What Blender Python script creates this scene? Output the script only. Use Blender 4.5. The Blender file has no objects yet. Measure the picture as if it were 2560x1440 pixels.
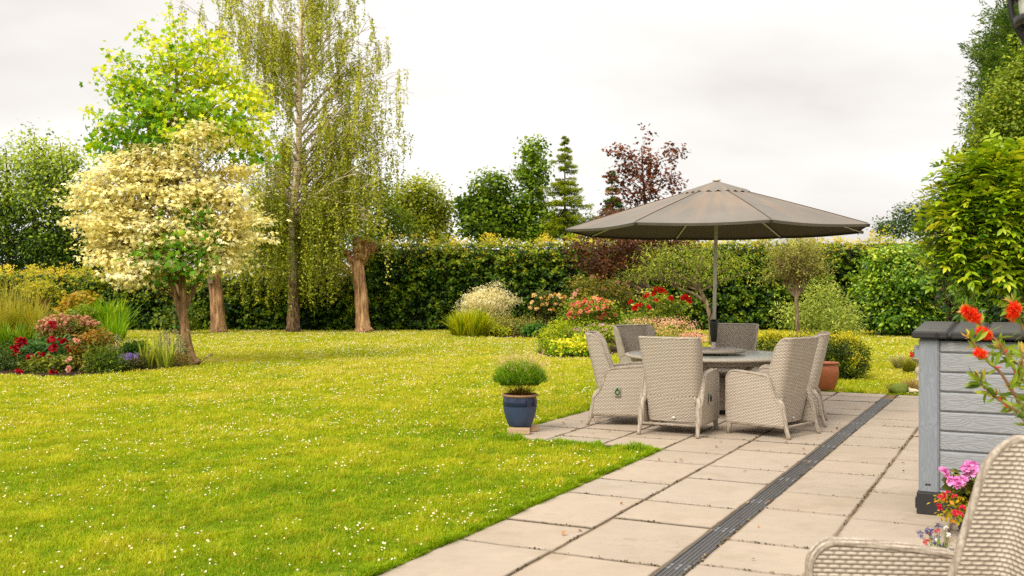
import bpy, math, random
import numpy as np
from mathutils import Vector

# ------------------------------------------------------------------ scene frame
scene = bpy.context.scene
COL = scene.collection
F, CX, HY, EYE = 2530.0, 1280.0, 725.0, 1.58      # focal length in photo pixels, centre, horizon row, eye height (m)
RNG = np.random.default_rng(7)
PI = math.pi


def W(px, py, Z):
    """a point of the garden from where the photo shows it, Z metres ahead of the camera"""
    return np.array([(px - CX) * Z / F, Z, EYE - (py - HY) * Z / F])


def G(px, py):
    """a point on the ground seen at that place"""
    Z = F * EYE / (py - HY)
    return np.array([(px - CX) * Z / F, Z, 0.0])


UD = np.array([.4509, .8926, 0.0])                 # direction in which the patio's long joints run
VD = np.array([.8926, -.4509, 0.0])                # across the patio, to the right


def UV(u, v, z=0.0):
    return UD * u + VD * v + np.array([0, 0, z])


def lin(c):
    c = np.asarray(c, float) / 255.0
    return np.where(c <= .04045, c / 12.92, ((c + .055) / 1.055) ** 2.4)


def unit(v):
    n = np.linalg.norm(v, axis=-1, keepdims=True)
    return v / np.maximum(n, 1e-9)


# ------------------------------------------------------------------ mesh builder
class MB:
    def __init__(self):
        self.v, self.f, self.c, self.w = [], [], [], []
        self.n = 0

    def add(self, v, faces, col=(.5, .5, .5), wuv=None, mat=0):
        v = np.asarray(v, float).reshape(-1, 3)
        if len(v) == 0:
            return self
        c = np.asarray(col, float)
        c = np.broadcast_to(c, (len(v), 3)) if c.ndim == 1 else c
        w = np.zeros((len(v), 3)) if wuv is None else np.asarray(wuv, float)
        if w.shape[1] == 2:
            w = np.hstack([w, np.zeros((len(w), 1))])
        self.v.append(v); self.c.append(c); self.w.append(w)
        if not isinstance(faces, list):
            faces = [faces]
        for f in faces:
            f = np.asarray(f, np.int64)
            if f.size:
                self.f.append((f + self.n, mat))
        self.n += len(v)
        return self

    def build(self, name, mats, parent=None, origin=None, smooth=False, link=True):
        v = np.concatenate(self.v)
        if origin is not None:
            v = v - np.asarray(origin)
        me = bpy.data.meshes.new(name)
        me.vertices.add(len(v)); me.vertices.foreach_set('co', v.astype(np.float32).ravel())
        loops = np.concatenate([f.ravel() for f, _ in self.f]).astype(np.int32)
        sizes = np.concatenate([np.full(len(f), f.shape[1]) for f, _ in self.f])
        mi = np.concatenate([np.full(len(f), m) for f, m in self.f]).astype(np.int32)
        starts = np.concatenate([[0], np.cumsum(sizes)[:-1]]).astype(np.int32)
        me.loops.add(len(loops)); me.loops.foreach_set('vertex_index', loops)
        me.polygons.add(len(sizes)); me.polygons.foreach_set('loop_start', starts)
        me.polygons.foreach_set('loop_total', sizes.astype(np.int32))
        if not isinstance(mats, (list, tuple)):
            mats = [mats]
        for m in mats:
            me.materials.append(m)
        me.polygons.foreach_set('material_index', mi)
        me.polygons.foreach_set('use_smooth', np.full(len(sizes), bool(smooth)))
        me.update(calc_edges=True)
        me.validate()
        if len(me.vertices) == len(v):
            a = me.attributes.new('tint', 'FLOAT_COLOR', 'POINT')
            c = np.concatenate(self.c)
            a.data.foreach_set('color', np.hstack([c, np.ones((len(c), 1))]).astype(np.float32).ravel())
            b = me.attributes.new('weave', 'FLOAT_VECTOR', 'POINT')
            b.data.foreach_set('vector', np.concatenate(self.w).astype(np.float32).ravel())
        o = bpy.data.objects.new(name, me)
        if link:
            COL.objects.link(o)
        if parent is not None:
            o.parent = parent
        return o


def tag(o, label=None, cat=None, group=None, kind=None):
    if label: o['label'] = label
    if cat: o['category'] = cat
    if group: o['group'] = group
    if kind: o['kind'] = kind
    return o


def thing(name, label, cat, loc=(0, 0, 0), rz=0.0, group=None):
    o = bpy.data.objects.new(name, None)
    o.empty_display_size = .2
    COL.objects.link(o)
    o.location = tuple(float(x) for x in loc)
    o.rotation_euler = (0, 0, rz)
    return tag(o, label, cat, group)


def children(o):
    return [c for c in bpy.data.objects if c.parent == o]


def copy_tree(o, parent=None):
    c = o.copy(); COL.objects.link(c); c.parent = parent
    for ch in children(o):
        copy_tree(ch, c)
    return c


# ------------------------------------------------------------------ basic shapes
def box(mb, x0, x1, y0, y1, z0, z1, col=(.5, .5, .5), mat=0, bev=0.0, X=None):
    """box with chamfered edges; X maps the local points to the place"""
    b = bev
    if b <= 0:
        v = np.array([[x, y, z] for z in (z0, z1) for y in (y0, y1) for x in (x0, x1)], float)
        f = [[0, 2, 3, 1], [4, 5, 7, 6], [0, 1, 5, 4], [2, 6, 7, 3], [0, 4, 6, 2], [1, 3, 7, 5]]
        faces = [np.array(f)]
    else:
        v, idx = [], {}
        for ix, x in enumerate((x0, x1)):
            for iy, y in enumerate((y0, y1)):
                for iz, z in enumerate((z0, z1)):
                    sx, sy, sz = (1, -1)[ix], (1, -1)[iy], (1, -1)[iz]
                    for k, d in enumerate(((0, sy * b, sz * b), (sx * b, 0, sz * b), (sx * b, sy * b, 0))):
                        idx[ix, iy, iz, k] = len(v); v.append([x + d[0], y + d[1], z + d[2]])
        v = np.array(v)
        q, t = [], []
        for s in (0, 1):
            q.append([idx[s, 0, 0, 0], idx[s, 1, 0, 0], idx[s, 1, 1, 0], idx[s, 0, 1, 0]])
            q.append([idx[0, s, 0, 1], idx[1, s, 0, 1], idx[1, s, 1, 1], idx[0, s, 1, 1]])
            q.append([idx[0, 0, s, 2], idx[1, 0, s, 2], idx[1, 1, s, 2], idx[0, 1, s, 2]])
        for a in (0, 1):
            for c in (0, 1):
                q.append([idx[0, a, c, 1], idx[1, a, c, 1], idx[1, a, c, 2], idx[0, a, c, 2]])
                q.append([idx[a, 0, c, 0], idx[a, 1, c, 0], idx[a, 1, c, 2], idx[a, 0, c, 2]])
                q.append([idx[a, c, 0, 0], idx[a, c, 1, 0], idx[a, c, 1, 1], idx[a, c, 0, 1]])
                for d in (0, 1):
                    t.append([idx[a, c, d, 0], idx[a, c, d, 1], idx[a, c, d, 2]])
        # make the normals point outward
        cen = v.mean(0)
        def orient(fs):
            out = []
            for f_ in fs:
                p = v[list(f_)]
                n_ = np.cross(p[1] - p[0], p[2] - p[0])
                out.append(f_ if np.dot(n_, p.mean(0) - cen) >= 0 else f_[::-1])
            return np.array(out)
        t = list({tuple(sorted(x)): x for x in t}.values())
        faces = [orient(q), orient(t)]
    w = v.copy()
    if X is not None:
        v = X(v)
    mb.add(v, faces, col, w, mat)


def tube(mb, path, radii, ns=8, col=(.5, .5, .5), mat=0, cap=True, bump=None):
    P = np.asarray(path, float)
    n = len(P)
    R = np.broadcast_to(np.asarray(radii, float), (n,)) if np.ndim(radii) <= 1 else np.asarray(radii)
    T = np.gradient(P, axis=0); T = unit(T)
    ref = np.array([0, 0, 1.0]) if abs(T[0][2]) < .9 else np.array([1.0, 0, 0])
    a = unit(np.cross(T[0], ref))
    A = [a]
    for i in range(1, n):
        a = A[-1] - T[i] * np.dot(A[-1], T[i])
        A.append(unit(a))
    A = np.array(A); B = np.cross(T, A)
    th = np.linspace(0, 2 * PI, ns, endpoint=False)
    RR = R[:, None] * np.ones(ns)
    if bump is not None:
        RR = RR * bump
    v = P[:, None] + RR[..., None] * (np.cos(th)[None, :, None] * A[:, None] + np.sin(th)[None, :, None] * B[:, None])
    L = np.concatenate([[0], np.cumsum(np.linalg.norm(np.diff(P, axis=0), axis=1))])
    w = np.stack([np.repeat(L, ns), np.tile(th / (2 * PI), n), np.ones(n * ns)], 1)
    i, j = np.meshgrid(np.arange(n - 1), np.arange(ns), indexing='ij')
    jn = (j + 1) % ns
    q = np.stack([i * ns + j, i * ns + jn, (i + 1) * ns + jn, (i + 1) * ns + j], -1).reshape(-1, 4)
    faces = [q]
    if cap:
        faces.append(np.arange(ns)[::-1][None]); faces.append(((n - 1) * ns + np.arange(ns))[None])
    c = np.asarray(col, float)
    if c.ndim == 2:
        c = np.repeat(c, ns, axis=0)
    mb.add(v.reshape(-1, 3), faces, c, w, mat)


def lathe(mb, prof, center, ns=32, col=(.5, .5, .5), mat=0):
    """prof: list of (r, z); outward facing when z runs upward on the outside"""
    prof = np.asarray(prof, float); n = len(prof)
    th = np.linspace(0, 2 * PI, ns, endpoint=False)
    v = np.stack([prof[:, 0:1] * np.cos(th), prof[:, 0:1] * np.sin(th), np.repeat(prof[:, 1:2], ns, 1)], -1)
    v = v.reshape(-1, 3) + np.asarray(center)
    L = np.concatenate([[0], np.cumsum(np.linalg.norm(np.diff(prof, axis=0), axis=1))])
    rm = max(prof[:, 0])
    w = np.stack([np.tile(th * rm, n), np.repeat(L, ns), np.zeros(n * ns)], 1)
    i, j = np.meshgrid(np.arange(n - 1), np.arange(ns), indexing='ij'); jn = (j + 1) % ns
    q = np.stack([i * ns + j, i * ns + jn, (i + 1) * ns + jn, (i + 1) * ns + j], -1).reshape(-1, 4)
    c = np.asarray(col, float)
    if c.ndim == 2:
        c = np.repeat(c, ns, axis=0)
    mb.add(v, q, c, w, mat)


def sheet(mb, V, col=(.5, .5, .5), wuv=None, mat=0, flip=False):
    """V: (n, m, 3) grid of points"""
    n, m = V.shape[:2]
    i, j = np.meshgrid(np.arange(n - 1), np.arange(m - 1), indexing='ij')
    q = np.stack([i * m + j, (i + 1) * m + j, (i + 1) * m + j + 1, i * m + j + 1], -1).reshape(-1, 4)
    if flip:
        q = q[:, ::-1]
    c = np.asarray(col, float)
    mb.add(V.reshape(-1, 3), q, c.reshape(-1, 3) if c.ndim == 3 else c, None if wuv is None else wuv.reshape(n * m, -1), mat)


def bez(p0, p1, p2, n=8):
    t = np.linspace(0, 1, n)[:, None]
    return (1 - t) ** 2 * p0 + 2 * t * (1 - t) * p1 + t * t * p2


def smooth_path(pts, n=24):
    """Catmull-Rom through the points"""
    P = np.asarray(pts, float)
    P = np.vstack([2 * P[0] - P[1], P, 2 * P[-1] - P[-2]])
    out = []
    segs = len(P) - 3
    for s in np.linspace(0, segs, n):
        k = min(int(s), segs - 1); t = s - k
        a, b, c, d = P[k:k + 4]
        out.append(.5 * ((2 * b) + (-a + c) * t + (2 * a - 5 * b + 4 * c - d) * t * t + (-a + 3 * b - 3 * c + d) * t ** 3))
    return np.array(out)


# ------------------------------------------------------------------ smooth pseudo noise on the ground
_nr = np.random.default_rng(3)
_nd = _nr.normal(size=(10, 2)); _nd /= np.linalg.norm(_nd, axis=1, keepdims=True); _np = _nr.uniform(0, 6.28, 10)


def noise2(x, y, scale):
    s = 0
    for k in range(10):
        f = (1 + k * .37) / scale
        s = s + np.sin((_nd[k, 0] * x + _nd[k, 1] * y) * f * 2.2 + _np[k] + 1.7 * np.sin((_nd[k, 1] * x - _nd[k, 0] * y) * f + k))
    return s / 10 ** .5 / .9


# ------------------------------------------------------------------ leaves
class Tmpl:
    def __init__(s, v, f):
        s.v = np.array(v, float); s.f = np.array(f)


T_OVAL = Tmpl([(0, 0, 0), (.5, .30, .07), (1, 0, -.08), (.5, -.30, .07)], [(0, 2, 1), (0, 3, 2)])
T_WIDE = Tmpl([(0, 0, 0), (.45, .42, .08), (1, 0, -.1), (.45, -.42, .08)], [(0, 2, 1), (0, 3, 2)])
T_LANCE = Tmpl([(0, 0, 0), (.4, .13, .03), (1, 0, -.06), (.4, -.13, .03)], [(0, 2, 1), (0, 3, 2)])
T_LANCE2 = Tmpl([(0, 0, 0), (.3, .11, .02), (.65, .12, .0), (1, 0, -.12), (.65, -.12, .0), (.3, -.11, .02), (.35, 0, -.02), (.68, 0, -.05)],
                [(0, 6, 1), (1, 6, 7), (1, 7, 2), (2, 7, 3), (0, 5, 6), (5, 4, 7), (5, 7, 6), (4, 3, 7)])
T_LEAFLET = Tmpl([(0, 0, 0), (.3, .17, .02), (.65, .17, .0), (1, 0, -.12), (.65, -.17, .0), (.3, -.17, .02), (.35, 0, -.03), (.68, 0, -.05)],
                [(0, 6, 1), (1, 6, 7), (1, 7, 2), (2, 7, 3), (0, 5, 6), (5, 4, 7), (5, 7, 6), (4, 3, 7)])
T_NEEDLE = Tmpl([(0, .035, 0), (1, 0, 0), (0, -.035, 0)], [(0, 2, 1)])
T_PETAL = Tmpl([(0, 0, 0), (.35, .38, .12), (.85, .36, .16), (1, 0, .05), (.85, -.36, .16), (.35, -.38, .12)], [(0, 2, 1), (0, 3, 2), (0, 4, 3), (0, 5, 4)])
_a = [(0, 1.0), (24, .52), (52, .86), (84, .42), (118, .6), (180, .12), (-118, .6), (-84, .42), (-52, .86), (-24, .52)]
T_MAPLE = Tmpl([(.42, 0, 0)] + [(.42 + .58 * r * math.cos(math.radians(a)), .62 * r * math.sin(math.radians(a)), -.10 * r * r) for a, r in _a],
               [(0, 1 + k, 1 + (k + 1) % 10) for k in range(10)])


def put_leaves(mb, P, N, A, size, T, C, mat=0):
    n = len(P)
    if n == 0:
        return
    N = unit(N); A = unit(A - N * np.sum(A * N, -1, keepdims=True)); S = np.cross(N, A)
    size = np.broadcast_to(np.asarray(size, float), (n,))
    tv = T.v
    V = P[:, None] + size[:, None, None] * (tv[None, :, 0:1] * A[:, None] + tv[None, :, 1:2] * S[:, None] + tv[None, :, 2:3] * N[:, None])
    k = len(tv)
    f = (T.f[None] + (np.arange(n) * k)[:, None, None]).reshape(-1, T.f.shape[1])
    C = np.broadcast_to(C, (n, 3))
    mb.add(V.reshape(-1, 3), f, np.repeat(C, k, axis=0), None, mat)


GAIN = np.array([1.36, 1.34, .85])


def pal(t, cols, gain=GAIN):
    cols = np.array([lin(c) for c in cols]) * gain
    cols = cols * np.minimum(1, .93 / cols.max(1, keepdims=True))
    t = np.clip(t, 0, .9999) * (len(cols) - 1)
    i = t.astype(int); fr = (t - i)[:, None]
    return cols[i] * (1 - fr) + cols[np.minimum(i + 1, len(cols) - 1)] * fr


def B(px, py, Z, rx, ry, rz=None, dz=0.0):
    """a foliage mass from its place in the picture: centre, half sizes"""
    return (W(px, py, Z) + np.array([0, dz, 0]), np.array([rx * Z / F, rz if rz else rx * Z / F, ry * Z / F]))


def crown(mb, rng, blobs, ncl, per, spread, size, T, cols, up=.5, droop=.25, shell=(.5, 1.0), cvar=.3, lvar=.16, upc=.12, flatten=.6, base_t=.45, jit=.8, zfun=None, out=.6, gain=GAIN, nout=.45):
    blobs = [(np.asarray(c, float), np.asarray(r, float)) for c, r in blobs]
    wgt = np.array([(r[0] * r[2] + r[0] * r[1] * .5) for _, r in blobs]); wgt /= wgt.sum()
    which = rng.choice(len(blobs), ncl, p=wgt)
    d = unit(rng.normal(size=(ncl, 3)))
    rho = shell[0] + (shell[1] - shell[0]) * rng.random(ncl) ** .7
    bc = np.array([b[0] for b in blobs])[which]; br = np.array([b[1] for b in blobs])[which]
    cc = bc + br * d * rho[:, None]
    od = unit(d / br)
    ct = rng.normal(size=ncl) * cvar
    per_n = rng.poisson(per, ncl)
    cid = np.repeat(np.arange(ncl), per_n); n = len(cid)
    sp = np.array([1, 1, flatten]) * spread
    P = cc[cid] + rng.normal(size=(n, 3)) * sp
    O = od[cid]
    N = O * nout + np.array([0, 0, up]) + rng.normal(size=(n, 3)) * jit * .5
    A = O * out + (P - cc[cid]) / spread * .35 + rng.normal(size=(n, 3)) * jit - np.array([0, 0, droop])
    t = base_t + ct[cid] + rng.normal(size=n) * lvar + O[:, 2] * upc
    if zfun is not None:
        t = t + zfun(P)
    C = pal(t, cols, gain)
    put_leaves(mb, P, N, A, size * (1 + .25 * rng.normal(size=n)).clip(.5, 1.6), T, C)
    return cc


def limbs(mb, rng, trunk, centers, r0, r1, col, up=.35, frac=.55, ns=5, lo=.25):
    """branches from a stem to the given foliage clumps"""
    trunk = np.asarray(trunk)
    for c in centers:
        h = trunk[:, 2]
        ht = c[2] - np.linalg.norm(c[:2] - trunk[len(trunk) // 2, :2]) * frac
        k = int(np.clip(np.argmin(abs(h - ht)), int(len(trunk) * lo), len(trunk) - 2))
        p0 = trunk[k]
        L = np.linalg.norm(c - p0)
        mid = (p0 + c) / 2 + np.array([0, 0, L * up * .35]) + rng.normal(size=3) * L * .06
        pth = bez(p0, mid, c, 7)
        fr = 1 - .6 * k / len(trunk)
        tube(mb, pth, np.linspace(r0 * fr * min(1, L / 1.5 + .2), r1, 7), ns, col, cap=False)


def blades(mb, rng, base, n, h, spread, width, cols, rad=.1, bend=.5, hv=.25, tdark=.55):
    """a tuft of grass-like leaves from around one spot"""
    base = np.asarray(base, float)
    ang = rng.uniform(0, 2 * PI, n); q = rng.random(n) ** .6
    P0 = base + np.stack([np.cos(ang) * rad * q, np.sin(ang) * rad * q, np.zeros(n)], 1)
    H = h * (1 + hv * rng.normal(size=n)).clip(.4, 1.5)
    lean = spread * q * (1 + .3 * rng.normal(size=n))
    D = np.stack([np.cos(ang), np.sin(ang), np.zeros(n)], 1)
    D = unit(D + .35 * rng.normal(size=(n, 3)) * [1, 1, 0])
    S = np.stack([-D[:, 1], D[:, 0], np.zeros(n)], 1)
    tw = rng.uniform(-1, 1, n)[:, None]
    S = unit(S + D * tw)
    C = pal(rng.random(n), cols)
    ts = [0, .4, .75, 1.0]; ws = [.7, 1, .7, 0]
    vs, cs = [], []
    for t, w in zip(ts, ws):
        c = P0 + D * (lean * t ** 1.6)[:, None] + np.array([0, 0, 1.0]) * (H * (t - bend * .35 * t ** 3))[:, None]
        vs += [c - S * width * w * .5, c + S * width * w * .5]
        cs += [C * (tdark + (1 - tdark) * t)] * 2
    V = np.stack(vs, 1); CC = np.stack(cs, 1)
    f = np.array([(0, 1, 3, 2), (2, 3, 5, 4), (4, 5, 7, 6)])
    f = (f[None] + (np.arange(n) * 8)[:, None, None]).reshape(-1, 4)
    mb.add(V.reshape(-1, 3), f, CC.reshape(-1, 3))
    return V[:, 7]


# ------------------------------------------------------------------ materials
def new_mat(name):
    m = bpy.data.materials.new(name); m.use_nodes = True
    nt = m.node_tree; nt.nodes.clear()
    return m, nt, nt.nodes, nt.links


class NB:
    """small helper to write node trees"""
    def __init__(s, nt): s.nt, s.N, s.L = nt, nt.nodes, nt.links
    def node(s, t, **kw):
        n = s.N.new(t)
        for k, v in kw.items(): setattr(n, k, v)
        return n
    def put(s, sock, val):
        if isinstance(val, bpy.types.NodeSocket): s.L.new(val, sock)
        elif val is not None: sock.default_value = val
    def math(s, op, a, b=None, c=None, clamp=False):
        n = s.node('ShaderNodeMath', operation=op, use_clamp=clamp)
        s.put(n.inputs[0], a)
        if b is not None: s.put(n.inputs[1], b)
        if c is not None: s.put(n.inputs[2], c)
        return n.outputs[0]
    def mix(s, fac, a, b, blend='MIX'):
        n = s.node('ShaderNodeMix', data_type='RGBA', blend_type=blend)
        s.put(n.inputs[0], fac); s.put(n.inputs[6], a); s.put(n.inputs[7], b)
        return n.outputs[2]
    def noise(s, vec, scale, detail=4, rough=.55, out=0):
        n = s.node('ShaderNodeTexNoise'); s.put(n.inputs['Vector'], vec)
        n.inputs['Scale'].default_value = scale; n.inputs['Detail'].default_value = detail; n.inputs['Roughness'].default_value = rough
        return n.outputs[out]
    def mapping(s, vec, scale=(1, 1, 1), loc=(0, 0, 0), rot=(0, 0, 0)):
        n = s.node('ShaderNodeMapping'); s.put(n.inputs[0], vec)
        n.inputs['Scale'].default_value = scale; n.inputs['Location'].default_value = loc; n.inputs['Rotation'].default_value = rot
        return n.outputs[0]
    def ramp(s, fac, stops, interp='LINEAR'):
        n = s.node('ShaderNodeValToRGB'); s.put(n.inputs[0], fac)
        e = n.color_ramp; e.interpolation = interp
        while len(e.elements) < len(stops): e.elements.new(.5)
        for el, (p, c) in zip(e.elements, stops):
            el.position = p; el.color = tuple(c) + (1,) if len(c) == 3 else c
        return n.outputs[0]
    def attr(s, name, out='Color'):
        n = s.node('ShaderNodeAttribute', attribute_name=name); return n.outputs[out]
    def coord(s, out='Object'):
        return s.node('ShaderNodeTexCoord').outputs[out]
    def bump(s, h, dist, strength=1.0):
        n = s.node('ShaderNodeBump'); s.put(n.inputs['Height'], h)
        n.inputs['Distance'].default_value = dist; n.inputs['Strength'].default_value = strength
        return n.outputs[0]
    def bsdf(s, col, rough=.6, spec=.3, metal=0.0, normal=None, **kw):
        n = s.node('ShaderNodeBsdfPrincipled')
        s.put(n.inputs['Base Color'], col); s.put(n.inputs['Roughness'], rough)
        n.inputs['Specular IOR Level'].default_value = spec; n.inputs['Metallic'].default_value = metal
        if normal is not None: s.L.new(normal, n.inputs['Normal'])
        for k, v in kw.items(): s.put(n.inputs[k], v)
        return n.outputs[0]
    def out(s, sh):
        o = s.node('ShaderNodeOutputMaterial'); s.L.new(sh, o.inputs[0])


def rgba(c): return tuple(lin(c)) + (1,)


def mat_leaf(name, trans=.38, rough=.45, spec=.25, var=.35, nscale=9.0, tmul=(1.15, 1.1, .55, 1)):
    m, nt, N, L = new_mat(name); b = NB(nt)
    t = b.attr('tint')
    nz = b.noise(b.coord('Object'), nscale, 2)
    k = b.math('MULTIPLY_ADD', nz, var * 2, 1 - var)
    k3 = b.node('ShaderNodeCombineXYZ'); [b.put(k3.inputs[i], k) for i in range(3)]
    c = b.mix(1.0, t, k3.outputs[0], 'MULTIPLY')
    p = b.bsdf(c, rough, spec)
    tr = b.node('ShaderNodeBsdfTranslucent')
    tc = b.mix(1.0, c, tmul, 'MULTIPLY'); b.put(tr.inputs[0], tc)
    mx = b.node('ShaderNodeMixShader'); mx.inputs[0].default_value = trans
    L.new(p, mx.inputs[1]); L.new(tr.outputs[0], mx.inputs[2])
    b.out(mx.outputs[0]); return m


def mat_tint(name, rough=.7, spec=.2, var=.2, nscale=20.0, bump=0.0, bscale=60.0):
    m, nt, N, L = new_mat(name); b = NB(nt)
    t = b.attr('tint'); co = b.coord('Object')
    nz = b.noise(co, nscale, 4)
    k = b.math('MULTIPLY_ADD', nz, var * 2, 1 - var)
    k3 = b.node('ShaderNodeCombineXYZ'); [b.put(k3.inputs[i], k) for i in range(3)]
    c = b.mix(1.0, t, k3.outputs[0], 'MULTIPLY')
    nrm = b.bump(b.noise(co, bscale, 4), bump) if bump else None
    b.out(b.bsdf(c, rough, spec, normal=nrm)); return m


def mat_bark(name, c0, c1, c2, vs=(9, 9, 1.6), depth=.03, bands=False):
    m, nt, N, L = new_mat(name); b = NB(nt)
    co = b.coord('Object'); mp = b.mapping(co, vs)
    n1 = b.noise(mp, 1.6, 6, .65)
    n2 = b.noise(co, 1.1, 3)
    c = b.ramp(n1, [(.36, lin(c0)), (.5, lin(c1)), (.66, lin(c2))])
    c = b.mix(b.math('MULTIPLY', n2, .6), c, rgba(c0))
    t = b.attr('tint')
    c = b.mix(1.0, c, t, 'MULTIPLY')
    b.out(b.bsdf(c, .85, .12, normal=b.bump(n1, depth))); return m


def mat_birch(name):
    m, nt, N, L = new_mat(name); b = NB(nt)
    co = b.coord('Object')
    z = b.node('ShaderNodeSeparateXYZ'); b.put(z.inputs[0], co)
    nn = b.noise(co, .8, 3)
    hz = b.math('MULTIPLY_ADD', nn, 2.4, z.outputs[2])
    upf = b.math('MULTIPLY', b.math('SUBTRACT', hz, 2.6), .45, clamp=True)
    rough_b = b.ramp(b.noise(b.mapping(co, (14, 14, 3)), 1.4, 6, .7), [(.38, lin((44, 34, 26))), (.52, lin((98, 76, 56))), (.66, lin((168, 146, 118)))])
    band = b.noise(b.mapping(co, (2.2, 2.2, 16)), 1.5, 4, .65)
    white = b.ramp(band, [(.36, lin((74, 62, 50))), (.45, lin((196, 178, 150))), (.7, lin((226, 212, 188)))])
    c = b.mix(upf, rough_b, white)
    c = b.mix(1.0, c, b.attr('tint'), 'MULTIPLY')
    b.out(b.bsdf(c, .75, .15, normal=b.bump(band, .02))); return m


def mat_wicker(name, ph=.040, rh=.0155):
    """flat strands woven over round stakes, from the metre coordinates kept on the panels"""
    m, nt, N, L = new_mat(name); b = NB(nt)
    s = b.node('ShaderNodeSeparateXYZ'); b.put(s.inputs[0], b.attr('weave', 'Vector'))
    u, v = s.outputs[0], s.outputs[1]
    rv = b.math('DIVIDE', v, rh)
    row = b.math('FLOOR', rv); fr = b.math('FRACT', rv)
    par = b.math('MODULO', b.math('ABSOLUTE', row), 2.0)
    ph_ = b.math('ADD', b.math('DIVIDE', u, ph), b.math('MULTIPLY', par, .5))
    over = b.math('SINE', b.math('MULTIPLY', ph_, 2 * PI))
    prof = b.math('SINE', b.math('MULTIPLY', fr, PI))
    prof = b.math('MAXIMUM', prof, .0)
    ov = b.math('POWER', b.math('MULTIPLY_ADD', over, .499, .501), .55)
    h = b.math('MULTIPLY', prof, b.math('MULTIPLY_ADD', ov, .72, .28))
    wv = b.node('ShaderNodeCombineXYZ')
    b.put(wv.inputs[0], b.math('MULTIPLY', u, 14.0)); b.put(wv.inputs[1], b.math('MULTIPLY', v, 900.0)); b.put(wv.inputs[2], row)
    grain = b.noise(wv.outputs[0], 1.0, 3)
    rowc = b.node('ShaderNodeTexWhiteNoise', noise_dimensions='1D'); b.put(rowc.inputs['W'], row)
    tone = b.math('ADD', b.math('MULTIPLY', grain, .9), b.math('MULTIPLY', rowc.outputs[0], .10))
    strand = b.ramp(tone, [(.25, lin((164, 151, 136))), (.5, lin((198, 185, 169))), (.75, lin((216, 205, 191)))])
    big = b.noise(b.coord('Object'), 5.0, 3)
    strand = b.mix(b.math('MULTIPLY', big, .35), strand, rgba((178, 164, 147)))
    f = b.math('SUBTRACT', h, .10); f = b.math('MULTIPLY', f, 1.9, clamp=True)
    c = b.mix(f, rgba((118, 105, 91)), strand)
    b.out(b.bsdf(c, .55, .3, normal=b.bump(h, .004))); return m


def mat_braid(name):
    m, nt, N, L = new_mat(name); b = NB(nt)
    s = b.node('ShaderNodeSeparateXYZ'); b.put(s.inputs[0], b.attr('weave', 'Vector'))
    u, v = s.outputs[0], s.outputs[1]
    q = b.math('ADD', b.math('DIVIDE', u, .16), b.math('MULTIPLY', v, 3.0))
    h = b.math('ABSOLUTE', b.math('SINE', b.math('MULTIPLY', q, PI)))
    nz = b.noise(b.coord('Object'), 60, 3)
    st = b.ramp(nz, [(.3, lin((142, 129, 114))), (.6, lin((176, 163, 147))), (.8, lin((194, 182, 167)))])
    f = b.math('MULTIPLY_ADD', b.math('POWER', h, .5), 1.0, .05, clamp=True)
    c = b.mix(f, rgba((122, 108, 94)), st)
    b.out(b.bsdf(c, .55, .3, normal=b.bump(h, .0018))); return m


def mat_plain(name, c, rough=.5, spec=.4, metal=0.0, var=.12, nscale=8.0, bump=0.0, bscale=80.0, **kw):
    m, nt, N, L = new_mat(name); b = NB(nt)
    co = b.coord('Object')
    nz = b.noise(co, nscale, 4)
    k = b.math('MULTIPLY_ADD', nz, var * 2, 1 - var)
    k3 = b.node('ShaderNodeCombineXYZ'); [b.put(k3.inputs[i], k) for i in range(3)]
    cc = b.mix(1.0, rgba(c), k3.outputs[0], 'MULTIPLY')
    nrm = b.bump(b.noise(co, bscale, 4), bump) if bump else None
    b.out(b.bsdf(cc, rough, spec, metal, normal=nrm, **kw)); return m


def mat_paving(name):
    m, nt, N, L = new_mat(name); b = NB(nt)
    co = b.coord('Object')
    t = b.attr('tint')
    big = b.noise(co, 1.3, 5, .6); mid = b.noise(co, 7, 5, .6); fine = b.noise(co, 120, 3, .6)
    k = b.math('ADD', b.math('MULTIPLY', big, .30), b.math('MULTIPLY', mid, .22))
    k = b.math('ADD', k, b.math('MULTIPLY', fine, .14)); k = b.math('ADD', k, .67)
    k3 = b.node('ShaderNodeCombineXYZ'); [b.put(k3.inputs[i], k) for i in range(3)]
    c = b.mix(1.0, t, k3.outputs[0], 'MULTIPLY')
    # faint stains and lichen
    st = b.ramp(b.noise(b.mapping(co, (1, 1, 1), (4, 2, 0)), 2.4, 6, .7), [(.52, (0, 0, 0)), (.72, (1, 1, 1))])
    c = b.mix(b.math('MULTIPLY', st, .42), c, rgba((138, 122, 98)))
    spk = b.ramp(b.noise(co, 45, 2, .5), [(.66, (0, 0, 0)), (.74, (1, 1, 1))])
    c = b.mix(b.math('MULTIPLY', spk, .35), c, rgba((128, 112, 92)))
    # riven ridges
    rv = b.noise(b.mapping(co, (1.2, 3.4, 1), (0, 0, 0), (0, 0, .5)), 2.2, 7, .62)
    crack = b.math('ABSOLUTE', b.math('SUBTRACT', b.noise(b.mapping(co, (.8, 2.2, 1), (9, 3, 0), (0, 0, -.4)), 1.5, 6, .6), .5))
    cr = b.math('SUBTRACT', 1.0, b.math('MULTIPLY', crack, 130.0, clamp=True))
    gate = b.ramp(b.noise(co, .9, 2), [(.54, (0, 0, 0)), (.62, (1, 1, 1))])
    cr = b.math('MULTIPLY', b.math('MULTIPLY', cr, gate), .38)
    c = b.mix(cr, c, rgba((104, 86, 68)))
    h = b.math('ADD', b.math('MULTIPLY', rv, 1.0), b.math('MULTIPLY', fine, .10))
    b.out(b.bsdf(c, .8, .22, normal=b.bump(h, .012, .55))); return m


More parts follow.
